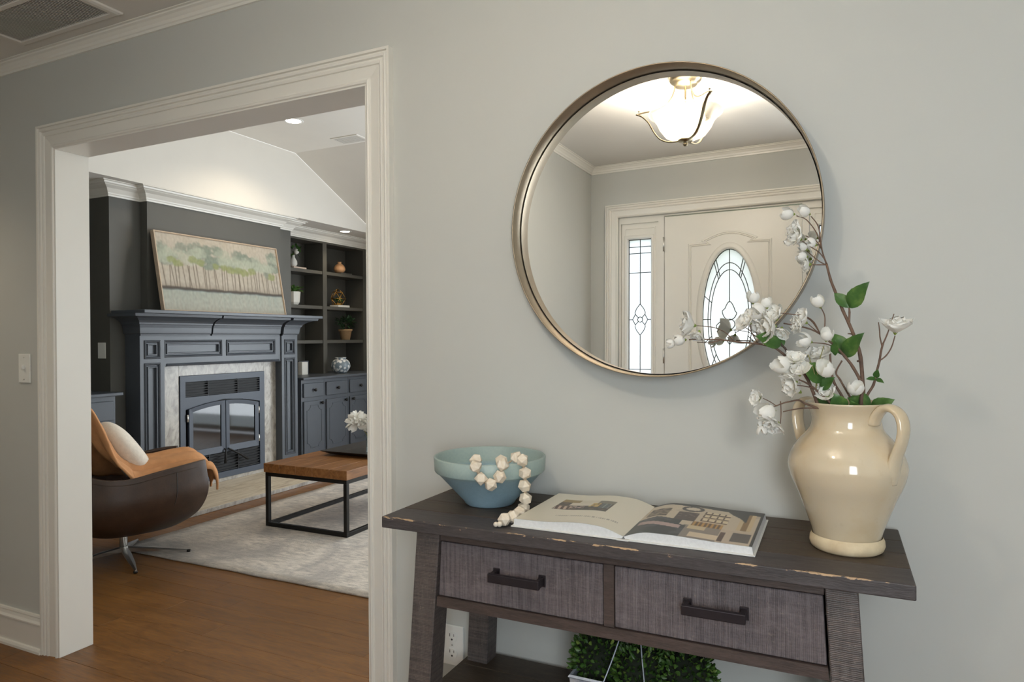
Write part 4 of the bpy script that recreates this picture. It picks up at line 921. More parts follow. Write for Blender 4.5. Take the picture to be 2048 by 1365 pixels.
def panel(parent, y0, y1, z0, z1, x, name='panel_moulding'):
    pr = [(0, 0), (.004, .008), (.010, .010), (.016, .004), (.020, -.006), (.026, -.006), (.030, .004), (.036, .004), (.040, -.010)]
    w = min(y1-y0, z1-z0); k = min(1, w/2*.82/.040); pr = [(a*k, h) for a, h in pr]
    return obj(name, MB().sweep([(y0, z0), (y1, z0), (y1, z1), (y0, z1)], pr, lambda a, b, h: (x+h, a, b), closed=True), 'slate_paint', parent)
def holed(mb, x0, x1, y0, y1, z0, z1, holes):
    """front-facing board in cells with rectangular recesses"""
    ys = sorted({y0, y1, *[h[0] for h in holes], *[h[1] for h in holes]}); zs = sorted({z0, z1, *[h[2] for h in holes], *[h[3] for h in holes]})
    for i in range(len(ys)-1):
        for j in range(len(zs)-1):
            cy, cz = (ys[i]+ys[i+1])/2, (zs[j]+zs[j+1])/2
            inh = any(h[0] < cy < h[1] and h[2] < cz < h[3] for h in holes)
            mb.box(x0, x1-(.016 if inh else 0), ys[i], ys[i+1], zs[j], zs[j+1])
    return mb
for y0 in (1.765, 3.222):
    hs = [(y0+.034, y0+.173, 1.121, 1.266), (y0+.034, y0+.173, .16, 1.091)]
    p = obj('pilaster', holed(MB(), XS+.001, XP, y0, y0+.207, .0305, 1.302, hs), 'slate_paint', fp)
    for h in hs: panel(p, *h, XP)
    obj('plinth', MB().box(XP-.01, XP+.012, y0-.008, y0+.215, .0305, .125, .004), 'slate_paint', p)
hs = [(1.974, 2.538, 1.128, 1.266), (2.581, 3.151, 1.128, 1.266)]
fz = obj('frieze', holed(MB(), XS+.08, XP-.012, 1.972, 3.222, 1.06, 1.302, hs), 'slate_paint', fp)
for h in hs: panel(fz, *h, XP-.012)
obj('frieze_bead', MB().sweep([(2.0, 1.0), (3.2, 1.0)], [(0, .0), (.0, .02), (.012, .028), (.020, .020), (.030, .014), (.03, 0)], lambda a, b, h: (XP-.03+h, a, 1.0+.058+(b-1.0))), 'slate_paint', fp)
obj('outlet_cover', MB().box(-4.90, -4.83, 1.759, 1.7655, .42, .54, .002), 'insert_black', fp)
ms = thing('marble_surround', 'grey veined marble slab surround framing the fireplace insert', 'surround', (-4.83, 2.65, .03))
obj('marble_slab', MB().box(-4.839, -4.828, 1.973, 2.163, .031, 1.0595, .001), 'marble', ms); obj('marble_slab', MB().box(-4.839, -4.828, 3.072, 3.221, .031, 1.0595, .001), 'marble', ms)
obj('marble_slab', MB().box(-4.839, -4.828, 2.164, 3.071, .972, 1.0595, .001), 'marble', ms); obj('marble_slab', MB().box(-4.839, -4.828, 2.164, 3.071, .031, .062, .001), 'marble', ms)
hh = thing('stone_hearth', 'low pale travertine hearth slab on the floor before the fireplace', 'hearth', (-4.45, 2.6, 0))
obj('slab', MB().box(-4.838, -4.155, 1.63, 3.51, .001, .030, .003), 'travertine', hh)
obj('front_edging', MB().box(-4.1545, -4.145, 1.625, 3.515, .001, .0305, .002), 'marble', hh)
# insert
XI = -4.818
ins = thing('fireplace_insert', 'blue black metal wood stove insert with two arched glass doors', 'stove', (-4.82, 2.617, .064))
iy0, iy1, iz0, iz1 = 2.166, 3.069, .065, .970
gT = (2.218, 3.012, .792, .919); gB = (2.231, 3.005, .116, .290); dO = (2.216, 2.998, .290, .745)
mb = MB().box(-4.84, XI, iy0, iy1, gT[3], iz1).box(-4.84, XI, iy0, iy1, iz0, gB[2]).box(-4.84, XI, iy0, 2.216, gB[2], gT[3]).box(-4.84, XI, 3.012, iy1, gB[2], gT[3])
# arched spandrel between top grille and door
ap = [(2.216, .69), (2.40, .728), (2.606, .752), (2.82, .735), (3.012, .70), (3.012, .792), (2.216, .792)]
mb.prism(ap, lambda a, b: (-4.84, a, b), lambda a, b: (XI, a, b))
obj('face_frame', mb, 'insert_blue', ins)
obj('firebox', MB().box(-4.95+.105, -4.842+.003, 2.217, 3.011, .117, .918), 'insert_black', ins)
for g, nn in ((gT, 6), (gB, 7)):
    for i in range(nn):
        z = g[2]+(g[3]-g[2])*(i+.5)/nn; obj('grille_slat', MB().box(-4.834, XI-.002, g[0], g[1], z-.004, z+.003), 'insert_black', ins)
    for q in (.28, .68): 
        y = g[0]+(g[1]-g[0])*q; obj('grille_post', MB().box(-4.834, XI-.001, y-.004, y+.004, g[2], g[3]), 'insert_black', ins)
def topz(y, k=0): return .688+.052*(1-((y-2.606)/.39)**2)-k
for y0, y1, hs in ((2.236, 2.602, -1), (2.610, 2.980, 1)):
    n = 10; ys = [y0+(y1-y0)*i/n for i in range(n+1)]; f_ = .040
    yi = [y0+f_+(y1-y0-2*f_)*i/n for i in range(n+1)]
    out = [(y0, .292)]+[(y, topz(y)) for y in ys]+[(y1, .292)]; inn = [(yi[0], .345)]+[(y, topz(y, .035)) for y in yi]+[(yi[-1], .345)]
    nP = len(out); vs_ = [(-4.822, a, b) for a, b in out]+[(-4.822, a, b) for a, b in inn]+[(-4.800, a, b) for a, b in out]+[(-4.804, a, b) for a, b in inn]; fs = []
    for i in range(nP):
        k2 = (i+1) % nP; fs += [(i, k2, nP+k2, nP+i), (2*nP+i, 3*nP+i, 3*nP+k2, 2*nP+k2), (nP+i, nP+k2, 3*nP+k2, 3*nP+i), (i, 2*nP+i, 2*nP+k2, k2)]
    d = obj('door', MB().add(vs_, fs), 'insert_blue', ins)
    obj('glass_pane', MB().prism(inn, lambda a, b: (-4.815, a, b), lambda a, b: (-4.811, a, b)), 'stove_glass', d)
    yh = y0-.012 if hs < 0 else y1+.006
    for z in (.36, .62): obj('hinge', MB().tube([(-4.808, yh+.003, z-.03), (-4.808, yh+.003, z+.03)], .008, 8), 'chrome', d)
    ye = 2.590 if hs < 0 else 2.63; yt = ye-.01 if hs < 0 else ye+.20
    obj('door_handle', MB().tube([(-4.80, ye, .318), (-4.785, ye, .312), (-4.780, (ye+yt)/2, .26), (-4.778, yt, .195)], [.006, .007, .010, .013], 8), 'insert_black', d)
for a, b in (((-4.838, 2.36, .37), (-4.838, 2.50, .42)), ((-4.838, 2.45, .36), (-4.838, 2.66, .40)), ((-4.838, 2.62, .37), (-4.838, 2.85, .36))):
    obj('fire_log', MB().tube([a, b], .016, 8), 'travertine', ins)

# ------------------------------------------------------------------ painting on the mantel
pt = thing('landscape_painting', 'framed painting of slender green trees beside water, leaning on the mantel', 'painting', (-4.70, 2.56, 1.492))
Pb, Pt_ = Vector((-4.668, 0, 1.4935)), Vector((-4.790, 0, 2.128)); upd = (Pt_-Pb); PH = upd.length; upd.normalize(); nrm_ = Vector((upd.z, 0, -upd.x))
py0, py1 = 1.915, 3.205
fP = lambda a, b, h: tuple(Pb+upd*b+nrm_*h+Vector((0, a, 0)))
fr = MB().sweep([(py0, 0), (py1, 0), (py1, PH), (py0, PH)], [(0, -.038), (0, .0), (.008, .0), (.008, -.006), (.012, -.006), (.012, -.038)], fP, closed=True, close_prof=True)
obj('frame', fr, 'canvas_frame', pt)
nu, nv = 220, 110
cvs = MB().grid(nu, nv, lambda i, j: Vector(fP(py0+.012+(py1-py0-.024)*i, .012+(PH-.024)*j, -.010)), smooth=False)
co = obj('canvas', cvs, 'print_paint', pt, 'painted canvas of trees and water')
rp = random.Random(5)
trees = [(.03+.94*i/33+rp.uniform(-.012, .012), rp.uniform(.58, .74), rp.uniform(-.05, .05), rp.uniform(.0015, .0032)) for i in range(34)]
blobs = [(rp.uniform(.02, .98), rp.uniform(.60, .88), rp.uniform(.03, .065), rp.uniform(.05, .11), '#788275', .75) for _ in range(46)]+[(rp.uniform(.0, 1.0), rp.uniform(.66, .82), rp.uniform(.05, .10), rp.uniform(.06, .10), '#a3a897', .55) for _ in range(24)]
blobs += [(x, y, rp.uniform(.03, .05), rp.uniform(.05, .075), '#858c58', .8) for x, y in ((.10, .66), (.14, .62), (.25, .69), (.31, .66), (.50, .62), (.55, .60), (.62, .60), (.67, .58), (.74, .61), (.92, .56), (.43, .63))]
def mixc(a, b, t): return tuple(a[i]*(1-t)+b[i]*t for i in range(3))
def paint(i):
    u = (i//nv)/(nu-1); v = (i % nv)/(nv-1)
    c = mixc(L3('#a79e90'), L3('#b5ac9e'), .5+.5*n2(u, v*.3, 9)); c = mixc(c, L3('#ab9e88'), .5*max(0, n2(u*4, v, 4)))
    wl = .285+.012*n2(u, 0, 5)+.006*n2(u, 1, 22)
    if v < wl:
        k = v/wl; c = mixc(L3('#aba598'), L3('#929a90'), .35+.45*k+.3*n2(u*8, v*.4, 5)); c = mixc(c, L3('#86999a'), max(0, min(.8, (k-.86)*6)))
    else:
        for x, top, lean, wd in trees:
            if v < top: c = mixc(c, L3('#5c5142'), .95*max(0, 1-abs(u-(x-lean*(v-wl)))/(wd+.0035)))
        for x, y, rx, ry, h, al in blobs:
            d = ((u-x)/rx)**2+((v-y)/ry)**2+.55*n2(u*2, v, 24)
            if d < 1: c = mixc(c, L3(h), al*min(1, (1-d)*1.6))
        g = (v-wl)/.10
        if g < 1: c = mixc(c, L3('#84796a'), (1-g)*.75)
    c = tuple(q*(1+.16*noise.noise(Vector((u*70, v*22, 7)))) for q in c)
    e = abs(v-wl)
    e2 = .030+.014*n2(u, 2, 9)
    if e < e2: c = mixc(c, L3('#40372f'), .95*(1-(e/e2)**2))
    return c
vpaint(co, paint)

# ------------------------------------------------------------------ wall plate, left cabinet
t = thing('wall_plate', 'blank white wall plate on the dark wall left of the fireplace', 'plate', (-5.01, 1.646, 1.13))
obj('plate', MB().box(-5.055, -4.968, 1.640, 1.646, 1.130, 1.250, .002, 2), 'white_plastic', t)
def cabinet(label, y0, y1, knob_right=True, x0=-5.40, x1=-4.80):
    c = thing('base_cabinet', label, 'cabinet', (-5.1, (y0+y1)/2, 0), 'slate grey base cabinets beside the fireplace')
    obj('body', MB().box(x0, x1, y0, y1, .0, .858), 'slate_paint', c)
    a, b = y0+.022, y1-.020
    d = obj('drawer', MB().box(x1, x1+.018, a, b, .681, .822, .003), 'slate_paint', c)
    kn = [(0, 0), (.006, 0), (.006, .012), (.015, .016), (.017, .024), (.011, .030), (0, .031)]
    obj('knob', MB().lathe(kn, n=16).tf(look((x1+.018, (a+b)/2, .752), (1, 0, 0))), 'black_metal', d)
    dr = obj('door', MB().box(x1, x1+.018, a, b, .12, .641, .003), 'slate_paint', c)
    yk = b-.04 if knob_right else a+.04
    obj('knob', MB().lathe(kn, n=16).tf(look((x1+.018, yk, .615), (1, 0, 0))), 'black_metal', dr)
    i0, i1, z0, z1, q = a+.035, b-.035, .165, .60, .05
    path = [(i0, z0+q), (i0+.02, z0+q), (i0+q, z0+.02), (i0+q, z0), (i1-q, z0), (i1-q, z0+.02), (i1-.02, z0+q), (i1, z0+q), (i1, z1-q), (i1-.02, z1-q), (i1-q, z1-.02), (i1-q, z1), (i0+q, z1), (i0+q, z1-.02), (i0+.02, z1-q), (i0, z1-q)]
    obj('door_bead', MB().sweep(path, [(0, 0), (.002, .004), (.006, .004), (.008, 0)], lambda a_, b_, h: (x1+.018+h, a_, b_), closed=True), 'slate_paint', dr)
    obj('toe_board', MB().box(x1, x1+.004, y0+.001, y1-.001, .002, .10), 'slate_paint', c)
cabinet('slate base cabinet right next to the fireplace pilaster, one drawer over a door', 3.532, 3.865)
cabinet('middle slate base cabinet under the bookcase, one drawer over a door', 3.867, 4.243)
cabinet('slate base cabinet behind the white flowers, at the right', 4.245, 4.62, False)
cabinet('far right slate base cabinet under the bookcase end', 4.622, 5.03)
obj('countertop', MB().box(-5.40, -4.768, 3.533, 5.04, .8585, .882, .003), 'slate_paint', None, 'slate painted countertop under the open bookcase shelves', 'countertop')
cabinet('slate base cabinet left of the fireplace behind the leather chair', 1.02, 1.60)
obj('countertop', MB().box(-5.40, -4.768, .60, 1.644, .8585, .882, .003), 'slate_paint', None, 'slate painted countertop left of the fireplace', 'countertop')

# ------------------------------------------------------------------ bookcase
bc = thing('bookcase', 'dark grey built in open bookcase right of the chimney breast', 'bookcase', (-5.27, 4.3, .882))
XF = -5.14
obj('back_board', MB().box(-5.415, -5.405, 3.535, 5.03, .8825, 2.40), 'shelf_paint', bc)
obj('side_board', MB().box(-5.404, XF, 3.535, 3.56, .8825, 2.40), 'shelf_paint', bc); obj('side_board', MB().box(-5.404, XF, 4.965, 5.03, .8825, 2.40), 'shelf_paint', bc)
obj('divider', MB().box(-5.404, XF+.001, 4.254, 4.319, .8825, 2.40, .001), 'shelf_paint', bc)
obj('head_rail', MB().box(XF-.02, XF+.0015, 3.535, 5.03, 2.330, 2.355), 'shelf_paint', bc); obj('top_board', MB().box(-5.404, XF-.02, 3.56, 4.965, 2.335, 2.36), 'shelf_paint', bc)
for z in (2.021, 1.634, 1.255):
    obj('shelf', MB().box(-5.404, XF-.006, 3.56, 4.253, z-.036, z, .001), 'shelf_paint', bc); obj('shelf', MB().box(-5.404, XF-.006, 4.32, 4.964, z-.036, z, .001), 'shelf_paint', bc)
def leafball(parent, c, r, n, mat, seed, up=.3, L=.05, W_=.03):
    rr = random.Random(seed); m = MB()
    for i in range(n):
        q = Vector((rr.gauss(0, 1), rr.gauss(0, 1), rr.gauss(0, 1)+up)).normalized(); p = Vector(c)+Vector((q.x*r[0], q.y*r[1], q.z*r[2]))*rr.uniform(.35, 1)
        y = (q+Vector((rr.uniform(-.6, .6), rr.uniform(-.6, .6), rr.uniform(-.3, .5)))).normalized(); x = y.cross(Vector((rr.random(), rr.random(), 1))).normalized(); z = x.cross(y); l = L*rr.uniform(.6, 1.1); w_ = W_*rr.uniform(.7, 1.1)
        m.add([p, p+y*l*.5+x*w_*.5+z*.004, p+y*l, p+y*l*.5-x*w_*.5+z*.004, p+y*l*.5-z*.003], [(0, 1, 4), (1, 2, 4), (2, 3, 4), (3, 0, 4)], True)
    o = obj('foliage', m, mat, parent); o['kind'] = 'stuff'
def fronds(parent, c, n, L, mat, seed, wl=.022):
    rr = random.Random(seed); m = MB(); s_ = MB()
    for i in range(n):
        a = 2*math.pi*i/n+rr.uniform(-.3, .3); el = rr.uniform(.3, 1.2); d = Vector((math.cos(a)*math.cos(el)*.45, math.sin(a)*math.cos(el), math.sin(el)*.75)); pts = [Vector(c)+d*L*t+Vector((0, 0, -.35*L*t*t)) for t in (0, .25, .5, .75, 1)]
        s_.tube(pts, .0015, 5)
        for k in range(9):
            t = .2+.8*k/9; p = Vector(c)+d*L*t+Vector((0, 0, -.35*L*t*t)); sd = d.cross(Vector((0, 0, 1))).normalized()
            for sg in (-1, 1): q = p+sd*sg*.03+d*.014; m.add([p, p+sd*sg*.015+d*wl*.5, q, p+sd*sg*.015-d*wl*.3], [(0, 1, 2, 3)], True)
    o = obj('foliage', m, mat, parent); o['kind'] = 'stuff'; obj('stem', s_, 'twig_green', parent)
# top left: small vase with sprig on a thin book
obj('flat_book', MB().box(-5.30, -5.17, 3.84, 4.03, 2.0215, 2.040, .002), 'book_pink', None, 'thin pale book lying on the top left bookcase shelf', 'book')
t = thing('bud_vase', 'small cream bud vase holding a green sprig on the top left shelf', 'vase', (-5.235, 3.90, 2.0405))
obj('vase_body', MB().lathe([(0, 0), (.025, 0), (.042, .03), (.040, .06), (.018, .10), (.014, .12), (.017, .125), (.011, .12), (.0, .03)], (-5.235, 3.90, 2.0405), 28), 'white_ceramic', t)
leafball(t, (-5.235, 3.93, 2.22), (.05, .07, .05), 16, 'green_leaf', 2, .2, .06, .05); obj('stem', MB().tube([(-5.235, 3.90, 2.14), (-5.235, 3.92, 2.22)], .0025, 6), 'twig_green', t)
obj('seed_pod', MB().lathe([(0, -.035), (.026, -.02), (.028, .01), (0, .035)], (-5.215, 3.925, 2.21), 18), 'white_ceramic', t)
t = thing('potted_fern', 'bright green fern in a white pot on the second left shelf', 'plant', (-5.23, 3.895, 1.635))
obj('pot', MB().lathe([(0, 0), (.045, 0), (.062, .03), (.072, .14), (.068, .14), (.060, .12), (0, .12)], (-5.23, 3.895, 1.635), 8, False), 'white_ceramic', t)
fronds(t, (-5.23, 3.895, 1.76), 20, .23, 'leaf_silk', 6)
obj('flat_book', MB().box(-5.29, -5.17, 4.60, 4.80, 2.0215, 2.038, .002), 'shelf_paint', None, 'thin dark book under the peach vase on the top right shelf', 'book')
obj('peach_vase', MB().lathe(sp([(0, 0), (.035, 0), (.062, .025), (.066, .05), (.050, .085), (.024, .105), (.021, .120), (.025, .126), (.018, .12), (.0, .05)], 2), (-5.23, 4.645, 2.0385), 36), 'peach_ceramic', None, 'small rounded peach ceramic vase on the top right shelf', 'vase', origin=(-5.23, 4.645, 2.0385))
obj('flat_book', MB().box(-5.28, -5.155, 4.53, 4.73, 1.6345, 1.658, .002), 'white_ceramic', None, 'white book under the gold terrarium on the second right shelf', 'book')
t = thing('terrarium', 'small geometric gold wire terrarium with moss on a white book', 'terrarium', (-5.22, 4.60, 1.6585))
c0 = Vector((-5.22, 4.60, 1.6585)); rings = [(.055, .004), (.090, .075), (.060, .150)]
wr = MB(); pts = [[c0+Vector((r*math.cos(2*math.pi*(k+.5*(q % 2))/5), r*math.sin(2*math.pi*(k+.5*(q % 2))/5), z)) for k in range(5)] for q, (r, z) in enumerate(rings)]
for q in range(3):
    for k in range(5): wr.tube([pts[q][k], pts[q][(k+1) % 5]], .003, 5)
for q in range(2):
    for k in range(5): wr.tube([pts[q][k], pts[q+1][k]], .003, 5); wr.tube([pts[q][(k+1) % 5] if q == 0 else pts[q][k], pts[q+1][k] if q == 0 else pts[q+1][(k+1) % 5]], .003, 5)
for k in range(5): wr.tube([pts[2][k], c0+Vector((0, 0, .19))], .003, 5)
obj('wire_frame', wr, 'brass_wire', t); leafball(t, c0+Vector((0, 0, .045)), (.05, .05, .03), 60, 'leaf_silk', 9, .5, .03, .018); obj('moss_base', MB().lathe([(0, .004), (.05, .005), (.052, .02), (0, .03)], c0, 16), 'brass_wire', t)
t = thing('potted_bush', 'dark green leafy plant in a tan clay pot on the third right shelf', 'plant', (-5.24, 4.755, 1.2555))
obj('pot', MB().lathe([(0, 0), (.052, 0), (.072, .105), (.080, .105), (.082, .125), (.074, .125), (.068, .10), (0, .10)], (-5.24, 4.755, 1.2555), 32), 'terracotta', t)
obj('stem', MB().tube([(-5.24, 4.755, 1.35), (-5.235, 4.76, 1.45)], .005, 6), 'twig', t); leafball(t, (-5.24, 4.76, 1.46), (.07, .14, .075), 150, 'dark_leaf', 4, .0, .05, .024)
obj('patterned_jar', MB().lathe(sp([(0, 0), (.055, 0), (.095, .045), (.105, .085), (.090, .135), (.060, .155), (.058, .168), (.064, .172), (.052, .168), (.0, .06)], 2), (-5.02, 4.40, .8842), 40), 'blue_pattern', None, 'round white jar with grey blue pattern on the bookcase countertop', 'jar', origin=(-5.02, 4.40, .8825))
t = thing('photo_block', 'pale grey picture block standing at the left of the bookcase counter', 'frame', (-5.2, 4.0, .8825))
obj('block', MB().box(-5.23, -5.17, 3.95, 4.04, .8825, 1.02, .002), 'white_ceramic', t); obj('backing', MB().box(-5.25, -5.231, 3.97, 4.12, .8825, 1.03, .002), 'slate_paint', t)

# ------------------------------------------------------------------ rug, coffee table
rg = MB().grid(60, 40, lambda i, j: Vector((-3.93+4.2*i+.010*noise.noise(Vector((i*6, j*9, 0))), 1.012+2.75*j+.008*noise.noise(Vector((i*20, j*3, 5))), .011+.0015*noise.noise(Vector((i*25, j*20, 2))))))
o = obj('area_rug', rg, 'rug_pile', None, 'light grey distressed area rug on the wood floor under the coffee table', 'rug', origin=(-2.0, 2.3, 0))
md = o.modifiers.new('thick', 'SOLIDIFY'); md.thickness = .009; md.offset = -1
ct = thing('coffee_table', 'brown wooden coffee table with a black metal box frame on the rug', 'table', (-3.12, 2.4, .012))
cx0, cx1, cy0, cy1 = -3.476, -2.776, 1.735, 3.05
for i in range(5):
    x0 = cx0+(cx1-cx0)*i/5; x1 = cx0+(cx1-cx0)*(i+1)/5; obj('top_plank', MB().box(x0+.0003, x1-.0003, cy0, cy1, .375, .434, .002), 'coffee_wood', ct)
b_ = .026
for y0 in (cy0+.008, cy1-.008-b_):
    for z0 in (.0125, .3485): obj('frame_bar', MB().box(cx0+.008, cx1-.008, y0, y0+b_, z0, z0+b_, .001), 'black_metal', ct)
for x0 in (cx0+.008, cx1-.008-b_):
    for z0 in (.0125, .3485): obj('frame_bar', MB().box(x0, x0+b_, cy0+.034, cy1-.034, z0, z0+b_, .001), 'black_metal', ct)
    for y0 in (cy0+.008, cy1-.008-b_): obj('leg', MB().box(x0, x0+b_, y0, y0+b_, .0385, .3485, .001), 'black_metal', ct)
t = MB().sweep([(-3.25, 2.20), (-2.95, 2.20), (-2.95, 2.80), (-3.25, 2.80)], [(.0, .4355), (-.03, .444), (-.075, .466), (-.078, .470), (-.03, .449), (.0, .4405)], lambda a, b, h: (a, b, h), closed=True).box(-3.25, -2.95, 2.20, 2.80, .4355, .4405)
obj('serving_tray', t, 'tray_black', None, 'black rectangular tray with flared rim on the coffee table', 'tray')
fv = thing('flower_vase', 'clear glass vase of white peonies on the black tray', 'vase', (-3.06, 2.36, .441))
obj('glass_vase', MB().lathe([(0, 0), (.032, 0), (.034, .004), (.038, .13), (.036, .13), (.032, .008), (0, .006)], (-3.06, 2.36, .441), 24), 'clear_glass', fv)
pm_ = mesh_of(MB().grid(5, 5, lambda i, j: Vector(((i-.5)*.045*math.sin(math.pi*(.15+.7*j)), .045*j, .018*j*j+.012*(2*i-1)**2*j))), 'petal', 'petal')
rq = random.Random(8)
for c in ((-3.165, 2.335, .655), (-3.03, 2.37, .63), (-3.09, 2.45, .67)):
    c = Vector(c); hd = obj('peony', MB().lathe([(.03*math.sin(math.pi*k/8), -.03*math.cos(math.pi*k/8)) for k in range(9)], c, 12), 'petal', fv)
    for i in range(46):
        z = 1-1.7*(i+.5)/46; a = i*2.4; q = Vector((math.sqrt(max(0, 1-z*z))*math.cos(a), math.sqrt(max(0, 1-z*z))*math.sin(a), z)); y = (q+Vector((rq.uniform(-.3, .3), rq.uniform(-.3, .3), .3))).normalized(); x = y.orthogonal(); x = (Matrix.Rotation(rq.uniform(0, 6), 3, y) @ x).normalized(); zz = x.cross(y)
        Mx = Matrix((x, y, zz)).transposed().to_4x4(); Mx.translation = c+q*.026; inst('petal', pm_, hd, Mx @ Matrix.Scale(1.25, 4))
    obj('stem', MB().tube([(-3.06, 2.36, .45), (-3.06+(c.x+3.06)*.3, 2.36+(c.y-2.36)*.3, .57), c], .003, 6), 'twig_green', fv)
# ceiling register in the vault
t = thing('ceiling_register', 'small white ceiling register in the vaulted living room ceiling', 'vent', (-3.95, 3.27, 3.07))
obj('frame', MB().sweep([(-4.10, 3.16), (-3.80, 3.16), (-3.80, 3.36), (-4.10, 3.36)], [(0, 0), (.004, -.006), (.022, -.006), (.024, 0)], lambda a, b, h: (a, b, 3.07+h), closed=True), 'living_white', t)
for i in range(7): obj('louver', MB().box(-4.078, -3.822, 3.184+.022*i, 3.198+.022*i, 3.063, 3.0695), 'ceiling_paint', t)

# ------------------------------------------------------------------ leather swivel chair with throw and cushion
pc = Vector((-3.756, .932, 0)); vd = Vector((-.822, .569, 0)); rt = Vector((.569, .822, 0))
fac = (rt*.60+vd*.09).normalized(); lat = Vector((fac.y, -fac.x, 0))      # lat points to the camera side
def ch(f, l, z): return pc+fac*f+lat*l+Vector((0, 0, z))
chair = thing('swivel_chair', 'dark brown leather swivel lounge chair on a chrome star base', 'chair', pc)
plan = [(.355, .305), (.28, .340), (.12, .360), (-.06, .355), (-.22, .315), (-.33, .22), (-.375, .0)]
plan = plan+[(f, -l) for f, l in plan[-2::-1]]
rimz = [.572, .566, .542, .515, .56, .72, .82]; rimz = rimz+rimz[-2::-1]
pp = smooth_path([Vector((f, l, z)) for (f, l), z in zip(plan, rimz)], 6)
_q = smooth_path([Vector(p) for p in ((1.0, 1.0, 0), (1.025, .80, 0), (1.035, .56, 0), (.92, .31, 0), (.66, .12, 0), (.38, .03, 0), (.10, 0, 0))], 4)
SHS = [p.x for p in _q]; SHZ = [p.y for p in _q]
def shell(i, j):
    k = i*(len(pp)-1); a = int(min(len(pp)-2, math.floor(k))); q = pp[a].lerp(pp[a+1], k-a)
    v = 1-j; s_ = SHS; z_ = SHZ
    w = j*24; n0 = int(min(23, math.floor(w))); fr_ = w-n0; sc = s_[n0]+(s_[n0+1]-s_[n0])*fr_; zz = z_[n0]+(z_[n0+1]-z_[n0])*fr_
    sx = sc; zb = .178
    return ch(q.x*sx, q.y*sc, zb+(q.z-zb)*zz)
o = obj('shell', MB().grid(73, 49, shell), 'leather', chair); md = o.modifiers.new('thick', 'SOLIDIFY'); md.thickness = .035; md.offset = -1 if False else 1; md2 = o.modifiers.new('soft', 'SUBSURF'); md2.levels = 1; md2.render_levels = 1
seam = [shell(.125+.02*j/30, j/30)+lat*.036 for j in range(2, 24)]
obj('seam', MB().tube(seam, .0022, 5), 'tray_black', chair)
obj('seam', MB().tube([shell(i/72, 2.2/30)+lat*.036 for i in range(1, 26)], .0022, 5), 'leather', chair)
seat = MB().grid(25, 25, lambda i, j: ch(-.30+.66*i, (-.5+j)*.56, .38+.06*math.sin(math.pi*i)**.5*math.sin(math.pi*j)**.5))
obj('seat_cushion', seat, 'leather', chair); obj('front_roll', MB().tube([ch(.35, -.24, .37), ch(.365, 0, .375), ch(.35, .24, .37)], .045, 12), 'leather', chair)
obj('post', MB().tube([ch(0, 0, .035), ch(0, 0, .215)], .021, 20), 'chrome', chair)
for e in ((-3.87, .66, .012), (-3.454, 1.144, .012), (-3.426, .773, .012), (-3.95, 1.16, .012)):
    e = Vector(e); d = (e-Vector((pc.x, pc.y, e.z))); sd = d.cross(Vector((0, 0, 1))).normalized(); c0 = Vector((pc.x, pc.y, 0)); vs_ = []
    for q, w_, zt, zb in ((.02, .016, .066, .034), (.35, .020, .054, .032), (.7, .016, .038, .024), (1.0, .005, .023, .0145)): p = c0+d*q; vs_ += [p-sd*w_+Vector((0, 0, zt-.004)), p+Vector((0, 0, zt)), p+sd*w_+Vector((0, 0, zt-.004)), p+sd*w_*.8+Vector((0, 0, zb)), p-sd*w_*.8+Vector((0, 0, zb))]
    lg = obj('base_leg', MB().add(vs_, [(i*5+k, i*5+(k+1) % 5, (i+1)*5+(k+1) % 5, (i+1)*5+k) for i in range(3) for k in range(5)]+[(0, 1, 2, 3, 4), (19, 18, 17, 16, 15)]), 'chrome', chair)
    obj('glide', MB().lathe([(0, 0), (.011, 0), (.011, .012), (0, .014)], Vector((c0.x+d.x*.965, c0.y+d.y*.965, .0128 if e.y > 1.0 and e.x > -3.9 else .001)), 12), 'black_metal', lg)
thp = smooth_path([Vector((-.40, 0, .62)), Vector((-.385, 0, .86)), Vector((-.33, 0, .875)), Vector((-.25, 0, .74)), Vector((-.16, 0, .56)), Vector((-.06, 0, .50)), Vector((.10, 0, .515)), Vector((.28, 0, .535)), Vector((.39, 0, .53)), Vector((.452, 0, .46)), Vector((.465, 0, .395))], 6)
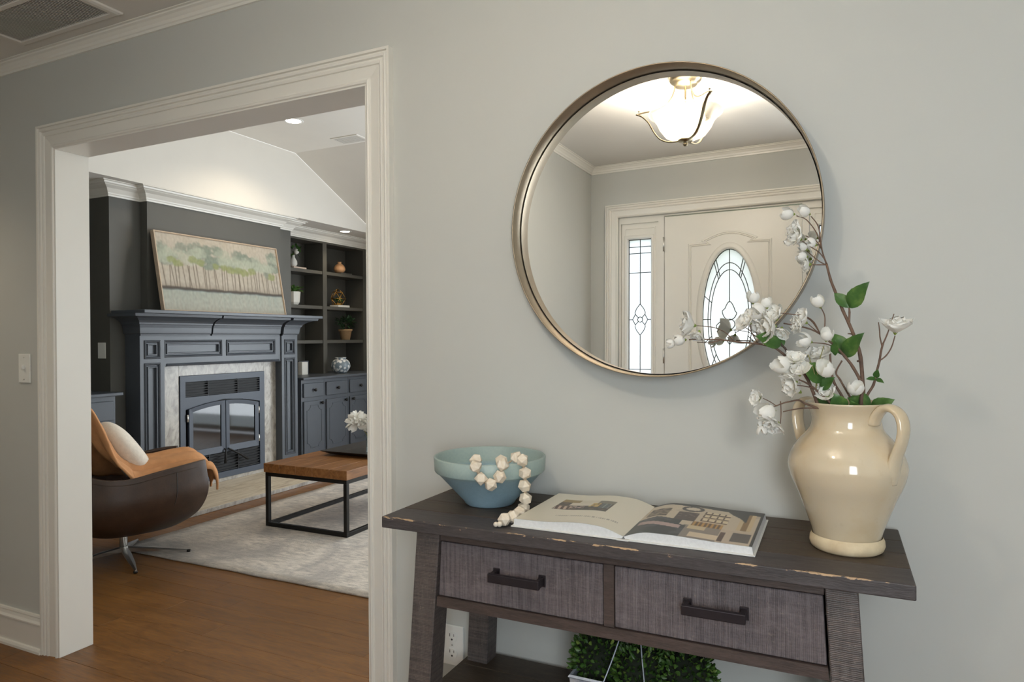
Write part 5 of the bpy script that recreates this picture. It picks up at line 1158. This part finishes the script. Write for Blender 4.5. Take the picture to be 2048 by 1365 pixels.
thn = smooth_path([Vector((-.35, 0, .66)), Vector((-.32, 0, .86)), Vector((-.25, 0, .90)), Vector((-.18, 0, .83)), Vector((-.11, 0, .71)), Vector((-.04, 0, .60)), Vector((.04, 0, .545)), Vector((.22, 0, .54)), Vector((.37, 0, .535)), Vector((.440, 0, .46)), Vector((.455, 0, .395))], 6)
def throw(i, j):
    k = i*(len(thp)-1); a = int(min(len(thp)-2, math.floor(k))); q = thp[a].lerp(thp[a+1], k-a); qn = thn[a].lerp(thn[a+1], k-a)
    near = min(1, max(0, (j-.45)/.40)); near = near*near*(3-2*near); q = q.lerp(qn, near)
    back = max(0, 1-i/.62); wav = .030*math.sin(j*19+i*4)+.010*math.sin(j*41+i*7)+.012*noise.noise(Vector((i*9, j*6, 1)))
    l = (-.28+.58*j)*(1-.22*max(0, i-.45))+.012*math.sin(i*17)
    tuck = max(0, (j-.80)/.20)*max(0, min(1, (i-.25)*6))*max(0, min(1, (.85-i)*6))
    q.z -= .13*tuck
    return ch(q.x+wav*(1.3 if i < .55 else .2), l, q.z+wav*(.5 if i < .55 else .9)+.008)
o = obj('throw_blanket', MB().grid(70, 46, throw), 'suede', None, 'tan suede throw blanket draped over the leather chair', 'blanket'); md = o.modifiers.new('thick', 'SOLIDIFY'); md.thickness = .012; md.offset = 1
def cush(i, j):
    a = 2*math.pi*i; b = math.pi*(j-.5); cb = abs(math.cos(b))**.65; sb = math.copysign(abs(math.sin(b))**.9, math.sin(b))
    x = .20*cb*math.copysign(abs(math.cos(a))**.75, math.cos(a)); y = .20*cb*math.copysign(abs(math.sin(a))**.75, math.sin(a)); z = .085*sb
    r_ = 1+.02*noise.noise(Vector((x*14, y*14, z*14)))
    n_ = (fac*.80+Vector((0, 0, .55))+lat*.25).normalized(); u_ = lat; w_ = n_.cross(u_).normalized()
    return ch(.008, -.065, .612)+u_*x*r_+w_*y*r_+n_*z*r_
obj('fleece_cushion', MB().grid(48, 25, cush, wrapu=True), 'fleece', None, 'cream fluffy cushion resting on the throw in the leather chair', 'cushion')
